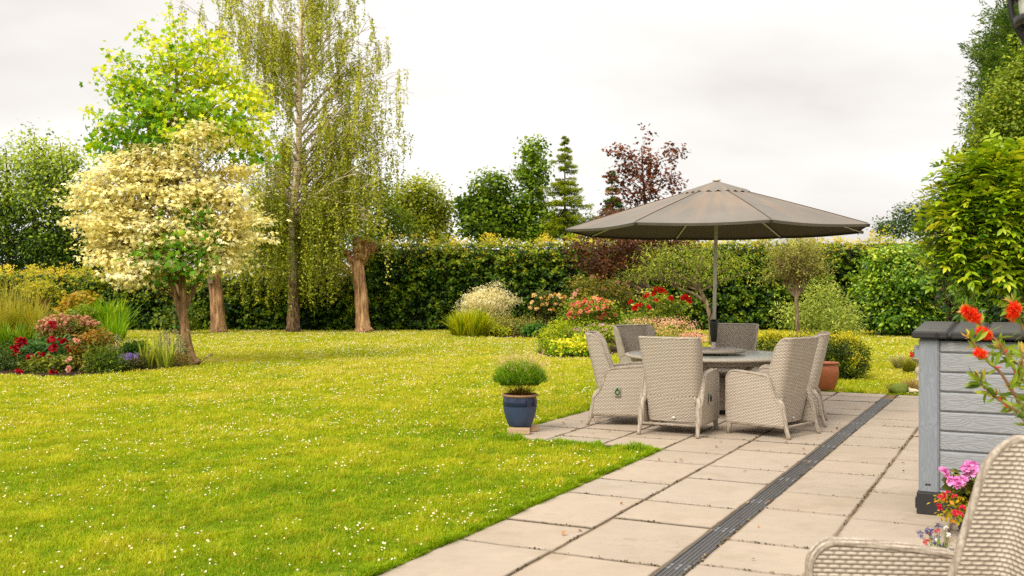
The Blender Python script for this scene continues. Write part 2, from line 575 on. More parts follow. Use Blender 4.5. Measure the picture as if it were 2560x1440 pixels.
def mat_lawn(name):
    m, nt, N, L = new_mat(name); b = NB(nt)
    co = b.coord('Object')
    a = b.noise(co, .28, 4, .6); d = b.noise(b.mapping(co, (1, 1, 1), (3, 8, 0)), 2.2, 5, .65); f = b.noise(co, 34, 4, .7)
    c = b.ramp(b.math('ADD', b.math('MULTIPLY', a, .55), b.math('MULTIPLY', d, .45)),
               [(.34, lin((96, 124, 8))), (.5, lin((128, 142, 10))), (.66, lin((150, 150, 22)))])
    c = b.mix(b.ramp(f, [(.3, (.7, .7, .7)), (.62, (0, 0, 0))]), c, rgba((78, 100, 8)))
    b.out(b.bsdf(c, .9, .1, normal=b.bump(f, .03))); return m


def mat_canopy(name):
    m, nt, N, L = new_mat(name); b = NB(nt)
    s = b.node('ShaderNodeSeparateXYZ'); b.put(s.inputs[0], b.attr('weave', 'Vector'))
    v3 = b.node('ShaderNodeCombineXYZ')
    b.put(v3.inputs[0], b.math('MULTIPLY', s.outputs[0], 5.2)); b.put(v3.inputs[1], b.math('MULTIPLY', s.outputs[1], 1.1)); b.put(v3.inputs[2], s.outputs[2])
    st = b.noise(v3.outputs[0], 1.0, 3, .5)
    st = b.ramp(st, [(.47, (0, 0, 0)), (.68, (1, 1, 1))])
    co = b.coord('Object')
    cloth = b.noise(co, 260, 2)
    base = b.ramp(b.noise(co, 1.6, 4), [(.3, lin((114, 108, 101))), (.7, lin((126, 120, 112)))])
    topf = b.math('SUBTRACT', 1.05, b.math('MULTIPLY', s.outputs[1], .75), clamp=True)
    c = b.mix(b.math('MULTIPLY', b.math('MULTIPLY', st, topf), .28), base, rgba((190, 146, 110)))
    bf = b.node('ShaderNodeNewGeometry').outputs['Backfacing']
    c = b.mix(bf, rgba((78, 68, 55)), c)  # underside coloured darker to stand in for the shade beneath the canopy
    wr = b.noise(b.mapping(co, (3, 3, 1)), 2.0, 4)
    p = b.bsdf(c, .8, .15, normal=b.bump(b.math('ADD', b.math('MULTIPLY', cloth, .06), wr), .012))
    tr = b.node('ShaderNodeBsdfTranslucent'); tr.inputs[0].default_value = rgba((120, 102, 80))
    mx = b.node('ShaderNodeMixShader'); mx.inputs[0].default_value = .03
    L.new(p, mx.inputs[1]); L.new(tr.outputs[0], mx.inputs[2]); b.out(mx.outputs[0]); return m


def mat_woodgrain(name, c0, c1, vertical=False):
    m, nt, N, L = new_mat(name); b = NB(nt)
    s = b.node('ShaderNodeSeparateXYZ'); b.put(s.inputs[0], b.attr('weave', 'Vector'))
    a, z = (s.outputs[0], s.outputs[2])
    if vertical: a, z = z, a
    v = b.node('ShaderNodeCombineXYZ'); b.put(v.inputs[0], b.math('MULTIPLY', a, 1.6)); b.put(v.inputs[1], b.math('MULTIPLY', z, 9.0)); b.put(v.inputs[2], b.math('MULTIPLY', s.outputs[1], 3.0))
    wp = b.noise(v.outputs[0], 1.3, 2, .5)
    rings = b.math('SINE', b.math('MULTIPLY', wp, 95.0))
    f = b.math('MULTIPLY_ADD', rings, .5, .5)
    fine = b.node('ShaderNodeCombineXYZ'); b.put(fine.inputs[0], b.math('MULTIPLY', a, 8.0)); b.put(fine.inputs[1], b.math('MULTIPLY', z, 240.0))
    fn = b.noise(fine.outputs[0], 1.0, 2)
    h = b.math('ADD', b.math('MULTIPLY', f, .7), b.math('MULTIPLY', fn, .5))
    c = b.mix(h, rgba(c0), rgba(c1))
    b.out(b.bsdf(c, .55, .3, normal=b.bump(h, .002))); return m


M = {}
M['leaf'] = mat_leaf('foliage', .38)
M['cream_leaf'] = mat_leaf('cream_foliage', .3, .5, .2, .15, 9.0, (1, 1, .9, 1))
M['leaf_glossy'] = mat_leaf('glossy_foliage', .25, .32, .4)
M['grass'] = mat_leaf('grass_blades', .45, .6, .15, .25, 2.0)
M['petal'] = mat_leaf('petals', .25, .6, .15, .12, 9.0, (1, 1, 1, 1))
M['stem'] = mat_tint('stems')
M['bark'] = mat_bark('brown_bark', (70, 52, 36), (122, 94, 66), (168, 138, 102))
M['bark_pollard'] = mat_bark('pollard_bark', (84, 62, 44), (150, 116, 84), (198, 164, 124), (7, 7, .9), .05)
M['bark_grey'] = mat_bark('grey_bark', (78, 64, 48), (132, 112, 86), (170, 150, 122), (8, 8, 2))
M['birch'] = mat_birch('birch_bark')
M['wicker'] = mat_wicker('woven_wicker')
M['braid'] = mat_braid('braided_wicker')
M['paving'] = mat_paving('riven_paving')
M['joint'] = mat_plain('joint_grit', (128, 106, 78), .95, .05, var=.5, nscale=60, bump=.01)
M['soil'] = mat_plain('soil', (62, 46, 34), .95, .05, var=.5, nscale=14, bump=.04, bscale=30)
M['lawn'] = mat_lawn('lawn_ground')
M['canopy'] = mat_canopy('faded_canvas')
M['alu'] = mat_plain('pole_metal', (190, 180, 170), .4, .5, .0, var=.05)
M['strut'] = mat_plain('strut_metal', (200, 196, 184), .4, .5, .2, var=.05)
M['black'] = mat_plain('black_plastic', (28, 26, 26), .42, .45, var=.15)
M['box_black'] = mat_plain('box_black_plastic', (44, 42, 42), .6, .35, var=.2, nscale=5, bump=.002, bscale=160)
M['lid_top'] = mat_plain('lid_textured_plastic', (70, 67, 64), .55, .4, var=.25, nscale=7, bump=.003, bscale=120)
M['box_plank'] = mat_woodgrain('grey_wood_effect', (132, 134, 137), (143, 145, 148))
M['box_post'] = mat_woodgrain('grey_wood_effect_upright', (120, 125, 132), (131, 136, 143), True)
M['glass'] = mat_plain('frosted_glass', (168, 171, 160), .2, .6, var=.15, nscale=25, bump=.0015, bscale=70)
M['blue_glaze'] = mat_plain('blue_glaze', (18, 30, 58), .12, .6, var=.35, nscale=7)
M['blue_matt'] = mat_plain('blue_grey_glaze', (52, 66, 92), .45, .4, var=.15, nscale=30, bump=.001)
M['clay'] = mat_plain('clay_rim', (150, 116, 88), .8, .15, var=.3, nscale=14)
M['terracotta'] = mat_plain('terracotta', (158, 92, 54), .5, .35, var=.3, nscale=9)
M['brick'] = mat_plain('old_brick', (172, 146, 118), .9, .1, var=.3, nscale=25, bump=.006, bscale=50)
M['stone'] = mat_plain('pale_stone', (176, 160, 138), .9, .1, var=.35, nscale=16, bump=.01, bscale=40)
M['plate'] = mat_plain('handle_plate', (150, 158, 132), .4, .5, .2, var=.1)
M['grate'] = mat_plain('drain_plastic', (64, 65, 68), .5, .4, var=.25, nscale=12)
M['grate_rib'] = mat_plain('worn_drain_rib', (112, 113, 114), .5, .4, var=.3, nscale=20)
M['white_glass'] = mat_plain('opal_glass', (238, 236, 232), .15, .6, var=.02)
M['daisy'] = mat_tint('daisy_petals', .7, .1, .08)
M['dry'] = mat_leaf('dry_leaf', .15, .7, .1)

# ------------------------------------------------------------------ camera, sky, sun
cam = bpy.data.cameras.new('camera'); co_ = bpy.data.objects.new('camera', cam); COL.objects.link(co_)
co_.location = (0, 0, EYE); co_.rotation_euler = (PI / 2, 0, 0)
cam.sensor_width = 36; cam.lens = F / 2560 * 36; cam.shift_y = (HY - 720) / 2560
cam.clip_start = .05; cam.clip_end = 2000
cam.dof.use_dof = True; cam.dof.focus_distance = 11.5; cam.dof.aperture_fstop = 5.0
scene.camera = co_

SUN_AZ, SUN_EL = math.radians(-143), math.radians(47)     # compass from the view direction, height
sl = bpy.data.lights.new('sun', 'SUN'); so = bpy.data.objects.new('sun', sl); COL.objects.link(so)
sl.energy = 3.9; sl.angle = math.radians(28); sl.color = (1.0, .94, .83)
sd = Vector((math.sin(SUN_AZ) * math.cos(SUN_EL), math.cos(SUN_AZ) * math.cos(SUN_EL), math.sin(SUN_EL)))
so.rotation_euler = sd.to_track_quat('Z', 'Y').to_euler(); so.location = (-12, -6, 18)

wd = bpy.data.worlds.new('World'); scene.world = wd; wd.use_nodes = True
nt = wd.node_tree; nt.nodes.clear(); b = NB(nt)
sky = b.node('ShaderNodeTexSky', sky_type='NISHITA'); sky.sun_disc = False
sky.sun_elevation = SUN_EL; sky.sun_rotation = SUN_AZ; sky.air_density = 1; sky.dust_density = 3
tc = b.coord('Generated')
sp = b.node('ShaderNodeSeparateXYZ'); b.put(sp.inputs[0], tc)
zz = b.math('ADD', b.math('MAXIMUM', sp.outputs[2], 0.0), .34)
pv = b.node('ShaderNodeCombineXYZ')
b.put(pv.inputs[0], b.math('DIVIDE', sp.outputs[0], zz)); b.put(pv.inputs[1], b.math('DIVIDE', sp.outputs[1], zz))
cl = b.noise(b.mapping(pv.outputs[0], (1.0, 1.5, 1), (9.832, 4.688, 0)), .8, 5, .52)
cl2 = b.noise(b.mapping(pv.outputs[0], (.6, .8, 1), (1.352, 14.257, 0)), .7, 2, .5)
cs = b.math('ADD', b.math('MULTIPLY', cl, .65), b.math('MULTIPLY', cl2, .35))
cc_ = b.ramp(cs, [(.345, (.335, .314, .295)), (.42, (.43, .41, .39)), (.51, (.50, .486, .466)), (.64, (.74, .728, .70))])
bg1 = b.node('ShaderNodeBackground'); b.put(bg1.inputs[0], sky.outputs[0]); bg1.inputs[1].default_value = .08
bg2 = b.node('ShaderNodeBackground'); b.put(bg2.inputs[0], cc_); b.put(bg2.inputs[1], b.math('MULTIPLY_ADD', b.math('MAXIMUM', b.math('SUBTRACT', sp.outputs[2], .2), 0.0), 1.7, 2.2))
mxw = b.node('ShaderNodeMixShader'); mxw.inputs[0].default_value = .95
nt.links.new(bg1.outputs[0], mxw.inputs[1]); nt.links.new(bg2.outputs[0], mxw.inputs[2])
wo = b.node('ShaderNodeOutputWorld'); nt.links.new(mxw.outputs[0], wo.inputs[0])

scene.view_settings.view_transform = 'Standard'; scene.view_settings.look = 'None'; scene.view_settings.exposure = 0
scene.render.engine = 'CYCLES'
scene.cycles.max_bounces = 7; scene.cycles.diffuse_bounces = 3; scene.cycles.glossy_bounces = 3
scene.cycles.transmission_bounces = 4; scene.cycles.transparent_max_bounces = 4
scene.cycles.use_denoising = False

# ------------------------------------------------------------------ ground
mb = MB()
xs = np.linspace(-400, 400, 33); ys = np.linspace(-60, 900, 33)
X_, Y_ = np.meshgrid(xs, ys, indexing='ij')
sheet(mb, np.stack([X_, Y_, np.full_like(X_, -.034)], -1))
tag(mb.build('lawn', M['lawn']), kind='structure')

# ---- paving: v = across, u = along
U_FAR, U_STEP = 16.25, 9.66


def joints(anchor, lo, hi, first_short=True):
    a, b_ = (.652, 1.035) if first_short else (1.035, .652)
    out = [anchor]; k = 0
    while out[-1] < hi:
        out.append(out[-1] + (a if k % 2 == 0 else b_)); k += 1
    lowr = [anchor]; k = 0
    while lowr[-1] > lo:
        lowr.append(lowr[-1] - (b_ if k % 2 == 0 else a)); k += 1
    return [max(lo, min(hi, q)) for q in lowr[::-1][:-1] + out]


cols_ = []
for v0, v1, an, fs in [(-3.2, -2.545, 5.574, True), (-2.545, -1.838, 6.589, True), (-1.682, -1.075, 7.376, True), (-1.075, -.43, 8.34, True),
                       (-.43, .21, 7.9, False), (.21, .86, 7.3, True), (.86, 1.5, 7.7, False), (1.5, 2.15, 7.1, True), (2.15, 2.8, 7.7, True), (2.8, 3.4, 7.2, False)]:
    cols_.append((v0, v1, joints(an, .4, U_FAR, fs)))
for v0, v1, an, fs in [(-5.1, -4.5, 10.66, True), (-4.5, -3.855, 10.7, False), (-3.855, -3.2, 10.3, True)]:
    cols_.append((v0, v1, joints(an, U_STEP, U_FAR, fs)))
rs = np.random.default_rng(12)
mb = MB()
for v0, v1, js in cols_:
    for u0, u1 in zip(js[:-1], js[1:]):
        if u1 - u0 < .06: continue
        g = .0105 + rs.uniform(-.002, .003); gv = .0068; sdc = .13 if v1 < -1.8 else .7
        a0, a1, b0, b1 = v0 + gv, v1 - gv, u0 + g + rs.uniform(-.003, .003), u1 - g
        t = rs.uniform(.95, 1.03); warm = rs.uniform(-.014, .014)
        c = lin((166, 151, 134)) * np.array([t + warm, t, t - warm])
        z = rs.uniform(-.003, .003); e = .007
        # slightly wavy outline
        nb = 7
        def ring(inset, zz_):
            pts = []
            for (p, q) in (((a0, b0), (a1, b0)), ((a1, b0), (a1, b1)), ((a1, b1), (a0, b1)), ((a0, b1), (a0, b0))):
                for k in range(nb):
                    f = k / nb
                    pts.append((p[0] + (q[0] - p[0]) * f, p[1] + (q[1] - p[1]) * f))
            pts = np.array(pts); cen = np.array([(a0 + a1) / 2, (b0 + b1) / 2])
            d = np.sign(pts - cen) * (abs(abs(pts - cen) - np.array([(a1 - a0) / 2, (b1 - b0) / 2])) < 1e-6)
            wob = jit_ * (.0028)
            pts = pts - d * (inset + wob[:, None])
            return np.stack([UV(x_[1], x_[0], zz_) for x_ in pts])
        jit_ = rs.normal(size=4 * nb)
        r0, r1, r2, r3 = ring(0, z - .05), ring(0, z - e), ring(e, z), ring(.022, z)
        n = len(r0); i = np.arange(n); j = (i + 1) % n
        mb.add(np.vstack([r0, r1, r2, r3]), [np.stack([i, j, j + n, i + n], 1), np.stack([i + n, j + n, j + 2 * n, i + 2 * n], 1), np.stack([i + 2 * n, j + 2 * n, j + 3 * n, i + 3 * n], 1), (3 * n + i)[None]],
               np.vstack([np.tile(c * sdc, (n, 1)), np.tile(c * (sdc + .12), (n, 1)), np.tile(c * .72, (n, 1)), np.tile(c, (n, 1))]))
tag(mb.build('patio', M['paving']), kind='structure')
mb = MB()
def quadsheet(mb, u0, u1, v0, v1, z, nu=2, nv=2, col=(.5, .5, .5)):
    uu, vv = np.meshgrid(np.linspace(u0, u1, nu), np.linspace(v0, v1, nv), indexing='ij')
    sheet(mb, uu[..., None] * UD + vv[..., None] * VD + np.array([0, 0, z]), col, flip=True)
quadsheet(mb, .2, U_FAR + .03, -3.22, 3.45, -.009)
quadsheet(mb, U_STEP - .03, U_FAR + .03, -5.13, -3.22, -.009)
tag(mb.build('patio_bed', M['joint']), kind='structure')

# ---- grit, moss and crumbs caught in the joints
mb = MB(); rj = np.random.default_rng(77)
pts = []
for v0, v1, js in cols_:
    for u in js:
        n = int((v1 - v0) * 150); vv = rj.uniform(v0, v1, n); uu = u + rj.normal(size=n) * .007
        pts.append(np.stack([uu, vv], 1))
    lo_, hi_ = js[0], js[-1]
    n = int((hi_ - lo_) * 170); pts.append(np.stack([rj.uniform(lo_, hi_, n), v0 + rj.normal(size=n) * .008], 1))
pts = np.concatenate(pts)
kp = rj.random(len(pts)) < np.clip(.28 + .45 * noise2(pts[:, 0] * 1.0, pts[:, 1], .5), .03, 1); pts = pts[kp]; n = len(pts)
P = pts[:, :1] * UD + pts[:, 1:] * VD; P[:, 2] = rj.uniform(-.002, .005, n)
put_leaves(mb, P, rj.normal(size=(n, 3)) * .45 + [0, 0, 1], rj.normal(size=(n, 3)), rj.uniform(.006, .022, n), T_WIDE, pal(rj.random(n), [(36, 28, 20), (60, 46, 32), (96, 80, 54), (150, 128, 96), (80, 84, 40)], 1.0))
tag(mb.build('moss', M['stem']), kind='stuff')

# ---- drain channel: one length of grate after the other in a dark trough
dr = thing('drain_channel', 'long dark grey slotted drain channel running across the paving', 'drain', UV(8, -1.775))
o0 = np.array(dr.location)
mb = MB()
for a in (-1.832, -1.694):
    box(mb, a, a + .010, .5, U_FAR - .02, -.05, -.003, lin((60, 60, 60)), X=lambda p: np.stack([UV(q[1], q[0], q[2]) for q in p]))
mb.build('trough', M['grate'], dr, o0)
k = 0
for u0 in np.arange(.6, U_FAR - .9, 1.0):
    mb = MB()
    X_ = lambda p: np.stack([UV(c_[1], c_[0], c_[2]) for c_ in p])
    n_slat = 5; w_ = .126 / n_slat
    for q in range(n_slat):
        x0 = -1.821 + q * w_
        box(mb, x0 + .0015, x0 + w_ - .0035, u0 + .003, u0 + .997, -.028, -.005, bev=.002, X=X_)
        box(mb, x0 + w_ - .0065, x0 + w_ - .0035, u0 + .004, u0 + .996, -.0052, -.0032, mat=1, X=X_)
    for uu in np.arange(u0 + .04, u0 + .99, .19):
        box(mb, -1.820, -1.697, uu, uu + .014, -.03, -.010, X=X_)
    for uu in (u0 + .010, u0 + .945):
        for q in (0, 2, 4):
            x0 = -1.821 + q * w_
            box(mb, x0 + .002, x0 + w_ - .004, uu, uu + .045, -.0052, -.0036, mat=1, X=X_)
    if u0 > .65:
        box(mb, -1.820, -1.697, u0 - .0035, u0 + .0035, -.02, -.0055, X=X_)
    mb.build('grate', [M['grate'], M['grate_rib']], dr, o0)

# ---- beds of soil
LEFT_BED = np.array([G(*p)[:2] for p in [(-110, 936), (0, 934), (150, 939), (300, 929), (430, 918), (500, 909), (505, 897), (420, 884), (330, 872), (268, 858), (312, 850), (255, 838), (0, 838), (-90, 838)]])
RIGHT_BED = np.array([G(*p)[:2] for p in [(1128, 832), (1180, 840), (1250, 842), (1345, 842), (1345, 885), (1400, 893), (1480, 892), (1600, 872), (1745, 852), (1760, 832), (1700, 826.5), (1140, 826.5)]])


def inside(poly, x, y):
    r = np.zeros(len(x), bool); n = len(poly); j = n - 1
    for i in range(n):
        xi, yi = poly[i]; xj, yj = poly[j]
        c = ((yi > y) != (yj > y)) & (x < (xj - xi) * (y - yi) / (yj - yi + 1e-12) + xi)
        r ^= c; j = i
    return r


for nm, poly in (('flower_bed_soil', LEFT_BED), ('flower_bed_soil', RIGHT_BED)):
    mb = MB(); n = len(poly)
    P = np.hstack([poly, np.full((n, 1), -.02)])
    mb.add(P, [np.arange(n)[None]] if True else None)
    o = mb.build(nm, M['soil']); tag(o, kind='structure')
    if o.data.polygons[0].normal.z < 0: o.data.flip_normals()


def on_lawn(x, y, pad=0.0):
    u = x * UD[0] + y * UD[1]; v = x * VD[0] + y * VD[1]
    pat = ((v > -3.2 - pad) & (u < U_FAR + pad) & (u > 0)) | ((v > -5.1 - pad) & (u > U_STEP - pad) & (u < U_FAR + pad))
    return ~pat & ~inside(LEFT_BED, x, y) & ~inside(RIGHT_BED, x, y)


# ---- grass
rg = np.random.default_rng(21)
def sample_zone(z0, z1, dens):
    area = (.53 * (z0 + z1) + 4.0) * (z1 - z0)
    n = int(area * dens)
    y = np.sqrt(rg.uniform(z0 ** 2, z1 ** 2, n)); x = rg.uniform(-1, 1, n) * (.53 * y + 2.0)
    return x, y

mb = MB()
for z0, z1, dens, wd_, ht in ((4.6, 7.5, 11000, .0044, .031), (7.5, 11, 6400, .006, .033), (11, 16, 2900, .009, .036), (16, 24, 1000, .015, .042), (24, 40.5, 320, .024, .046)):
    x, y = sample_zone(z0, z1, dens)
    ok = on_lawn(x, y, -.02); x, y = x[ok], y[ok]; n = len(x)
    ln1 = noise2(x, y, 3.2); ln2 = noise2(x + 31, y - 7, .7); ln3 = noise2(x - 11, y + 3, .22)
    H = ht * (1 + .3 * rg.normal(size=n)).clip(.4, 1.8) * (1 + .25 * ln2 + .25 * ln3)
    a = rg.uniform(0, 2 * PI, n); lean = H * rg.uniform(.1, 1.1, n)
    d = np.stack([np.cos(a), np.sin(a), np.zeros(n)], 1)
    s = np.stack([-np.sin(a + rg.normal(size=n) * .8), np.cos(a), np.zeros(n)], 1); s = unit(s)
    P0 = np.stack([x, y, np.full(n, -.035)], 1); w = wd_ * rg.uniform(.6, 1.3, n)[:, None]
    mid = P0 + d * (lean * .35)[:, None] + np.array([0, 0, 1]) * (H * .6)[:, None]
    tip = P0 + d * lean[:, None] + np.array([0, 0, 1]) * (H * rg.uniform(.75, 1.0, n))[:, None]
    V = np.stack([P0 - s * w * .5, P0 + s * w * .5, mid + s * w * .45, tip, mid - s * w * .45], 1)
    far = np.clip((y - 6) / 14, 0, 1)
    t = .36 + .11 * ln1 + .10 * ln2 + .08 * ln3 + .10 * rg.normal(size=n) + .36 * far
    C = pal(t, [(82, 116, 14), (114, 138, 18), (140, 151, 26), (160, 160, 44), (172, 164, 82)])
    dead = rg.random(n) < (.05 + .05 * (ln3 > .6))
    C[dead] = pal(rg.random(dead.sum()), [(150, 130, 60), (196, 176, 100)])
    C = np.repeat(C[:, None], 5, 1) * (np.array([.8, .8, 1., 1.08, 1.]) * 1.12)[None, :, None]
    f = (np.array([[0, 1, 2, 4]])[None] + (np.arange(n) * 5)[:, None, None]).reshape(-1, 4)
    f2 = (np.array([[4, 2, 3]])[None] + (np.arange(n) * 5)[:, None, None]).reshape(-1, 3)
    mb.add(V.reshape(-1, 3), [f, f2], C.reshape(-1, 3))
# longer fringe along the paving edges
def fringe(u0, v0, u1, v1, n, out):
    f = rg.random(n); off = rg.random(n) ** 1.5 * .10
    uu = u0 + (u1 - u0) * f; vv = v0 + (v1 - v0) * f
    p = uu[:, None] * UD[None] + vv[:, None] * VD[None] - out[None] * off[:, None]
    H = .048 * (1 + .3 * rg.normal(size=n)).clip(.3, 1.7) * (1 + .35 * noise2(p[:, 0], p[:, 1], .3))
    d = unit(out[None] * 1.0 + rg.normal(size=(n, 3)) * [.7, .7, 0])
    s = np.stack([-d[:, 1], d[:, 0], np.zeros(n)], 1); w = .0055
    p[:, 2] = -.034
    lean = H * rg.uniform(.2, .95, n)
    mid = p + d * (lean * .4)[:, None] + np.array([0, 0, 1]) * (H * .7)[:, None]
    tip = p + d * lean[:, None] + np.array([0, 0, 1]) * (H * .85)[:, None]
    V = np.stack([p - s * w / 2, p + s * w / 2, mid + s * w * .45, tip, mid - s * w * .45], 1)
    C = pal(.3 + .2 * rg.normal(size=n), [(78, 116, 6), (112, 138, 9), (138, 150, 14), (156, 157, 30)])
    C = np.repeat(C[:, None], 5, 1) * (np.array([.8, .8, 1., 1.08, 1.]) * 1.12)[None, :, None]
    f_ = (np.array([[0, 1, 2, 4]])[None] + (np.arange(n) * 5)[:, None, None]).reshape(-1, 4)
    f2_ = (np.array([[4, 2, 3]])[None] + (np.arange(n) * 5)[:, None, None]).reshape(-1, 3)
    mb.add(V.reshape(-1, 3), [f_, f2_], C.reshape(-1, 3))
fringe(3.6, -3.2, U_STEP, -3.2, 11000, VD); fringe(U_STEP, -3.2, U_STEP, -5.12, 3600, UD)
fringe(U_STEP, -5.1, U_FAR, -5.1, 8000, VD); fringe(U_FAR, -5.1, U_FAR, 3.4, 7000, -UD)
tag(mb.build('grass', M['grass']), kind='stuff')

# ---- daisies
mb = MB()
tot = []
for z0, z1, dens, r in ((4.8, 9, 34, .0070), (9, 15, 50, .0080), (15, 24, 42, .0098), (24, 39.6, 38, .0125)):
    x, y = sample_zone(z0, z1, dens * 2.2)
    pr = .42 + .30 * noise2(x + 5, y + 9, 1.1) + .28 * noise2(x - 3, y + 2, .38) + .15 * noise2(x, y, 4)
    ok = on_lawn(x, y, .06) & (rg.random(len(x)) < np.clip(pr, .02, 1) ** 1.6)
    x, y = x[ok], y[ok]; n = len(x)
    z = rg.uniform(-.006, .022, n); R = r * rg.uniform(.7, 1.2, n)
    nn = unit(np.stack([rg.normal(size=n) * .35, -.25 + rg.normal(size=n) * .35, np.ones(n)], 1))
    a = unit(np.cross(nn, np.array([0, 1.0, .2]))); c_ = np.cross(nn, a)
    th = np.linspace(0, 2 * PI, 8, endpoint=False)
    P = np.stack([x, y, z], 1)
    rim = P[:, None] + R[:, None, None] * (np.cos(th)[None, :, None] * a[:, None] + np.sin(th)[None, :, None] * c_[:, None]) + nn[:, None] * .002
    V = np.concatenate([rim, P[:, None] + nn[:, None] * .0045, rim * .35 + P[:, None] * .65 + nn[:, None] * .0058], 1)
    idx = (np.arange(n) * 17)[:, None, None]
    k = np.arange(8)
    f1 = (np.stack([k, (k + 1) % 8, np.full(8, 8)], 1)[None] + idx).reshape(-1, 3)
    f2 = ((9 + k)[None][None] + idx).reshape(-1, 8)
    Cc = np.zeros((n, 17, 3)); Cc[:, :9] = lin((218, 210, 184)); Cc[:, 9:] = lin((226, 186, 40))
    pk = rg.random(n) < .15; Cc[pk, :9] = lin((240, 214, 196))
    mb.add(V.reshape(-1, 3), [f1, f2], Cc.reshape(-1, 3))
    tot.append(n)
print('daisies', tot)
tag(mb.build('daisies', M['daisy']), kind='stuff')

# ---- dry leaves lying on the paving and the lawn
rl = np.random.default_rng(33)
lf = []
for k in range(3):
    mb = MB()
    n = 9; L_ = .035; t = np.linspace(0, 1, n); w_ = .011 * np.sin(PI * t ** .8) * (1 + .25 * rl.normal(size=n) * 0)
    cx_ = t * L_; cz = .004 + .010 * np.sin(PI * t) * (k != 1) + .006 * t * k
    Vg = np.stack([np.stack([cx_, s * w_, cz + abs(s) * .004 * (1 if k < 2 else -1)], 1) for s in (-1, 0, 1)], 1)
    sheet(mb, Vg, lin([(150, 104, 62), (122, 82, 52), (176, 132, 86)][k]))
    lf.append(mb.build('dry_leaf', M['dry'], link=False).data)
spots = [(2005, 1040), (1650, 1150), (1700, 1154), (1640, 1155), (1985, 1130), (1972, 1110), (1885, 1020 + 60), (2085, 1096), (2100, 1060), (1870, 1180), (1990, 1158), (2005, 1155), (1960, 1170), (2015, 1160),
         (1530, 1080), (1484, 1086), (1790, 1118), (1800, 1106), (1970, 1104), (1930, 1128), (2066, 1040), (1860, 1272), (1900, 1320), (1850, 1290), (2262, 1182), (2256, 1160), (2010, 1125), (2150, 1052), (2180, 1010), (2045, 1100),
         (1450, 1330), (1410, 1340), (1550, 1262), (1868, 1260), (1945, 1212), (2380, 1310), (1432, 1040), (1410, 1062), (1455, 1056), (2095, 1075), (2040, 1135), (1925, 1260), (1880, 1400)]
for px, py in spots:
    p = G(px + rl.uniform(-4, 4), py)
    o = bpy.data.objects.new('dry_leaf', lf[rl.integers(3)]); COL.objects.link(o)
    o.location = (p[0], p[1], .003 if True else 0); o.rotation_euler = (rl.normal() * .15, rl.normal() * .15, rl.uniform(0, 6.28)); s = rl.uniform(.6, 1.35); o.scale = (s, s, s)
    tag(o, 'small curled dry brown leaf lying on the paving', 'leaf', 'dry leaves scattered on the paving')

# ------------------------------------------------------------------ rattan chairs
def panel_profile_extrude(mb, prof, x0, x1, mat=0, holes=None):
    """solid panel with outline prof (y, z) between two x planes; faces woven along y"""
    prof = np.asarray(prof, float); n = len(prof)
    for x, flip in ((x0, x0 < x1), (x1, x0 > x1)):
        v = np.column_stack([np.full(n, x), prof])
        f = np.arange(n)[None]
        if not flip: f = f
        mb.add(v, f if flip is False else f[:, ::-1], wuv=prof.copy(), mat=mat)
    L = np.concatenate([[0], np.cumsum(np.linalg.norm(np.diff(np.vstack([prof, prof[:1]]), axis=0), axis=1))])
    pr = np.vstack([prof, prof[:1]])
    V = np.stack([np.column_stack([np.full(n + 1, x), pr]) for x in (x0, x1)], 1)
    w = np.stack([np.column_stack([np.full(n + 1, q), L]) for q in (0, abs(x1 - x0))], 1)
    sheet(mb, V, wuv=w, mat=mat, flip=(x0 > x1))


def arc2(cx, cy, r, a0, a1, n=7):
    t = np.radians(np.linspace(a0, a1, n)); return [(cx + r * math.cos(q), cy + r * math.sin(q)) for q in t]


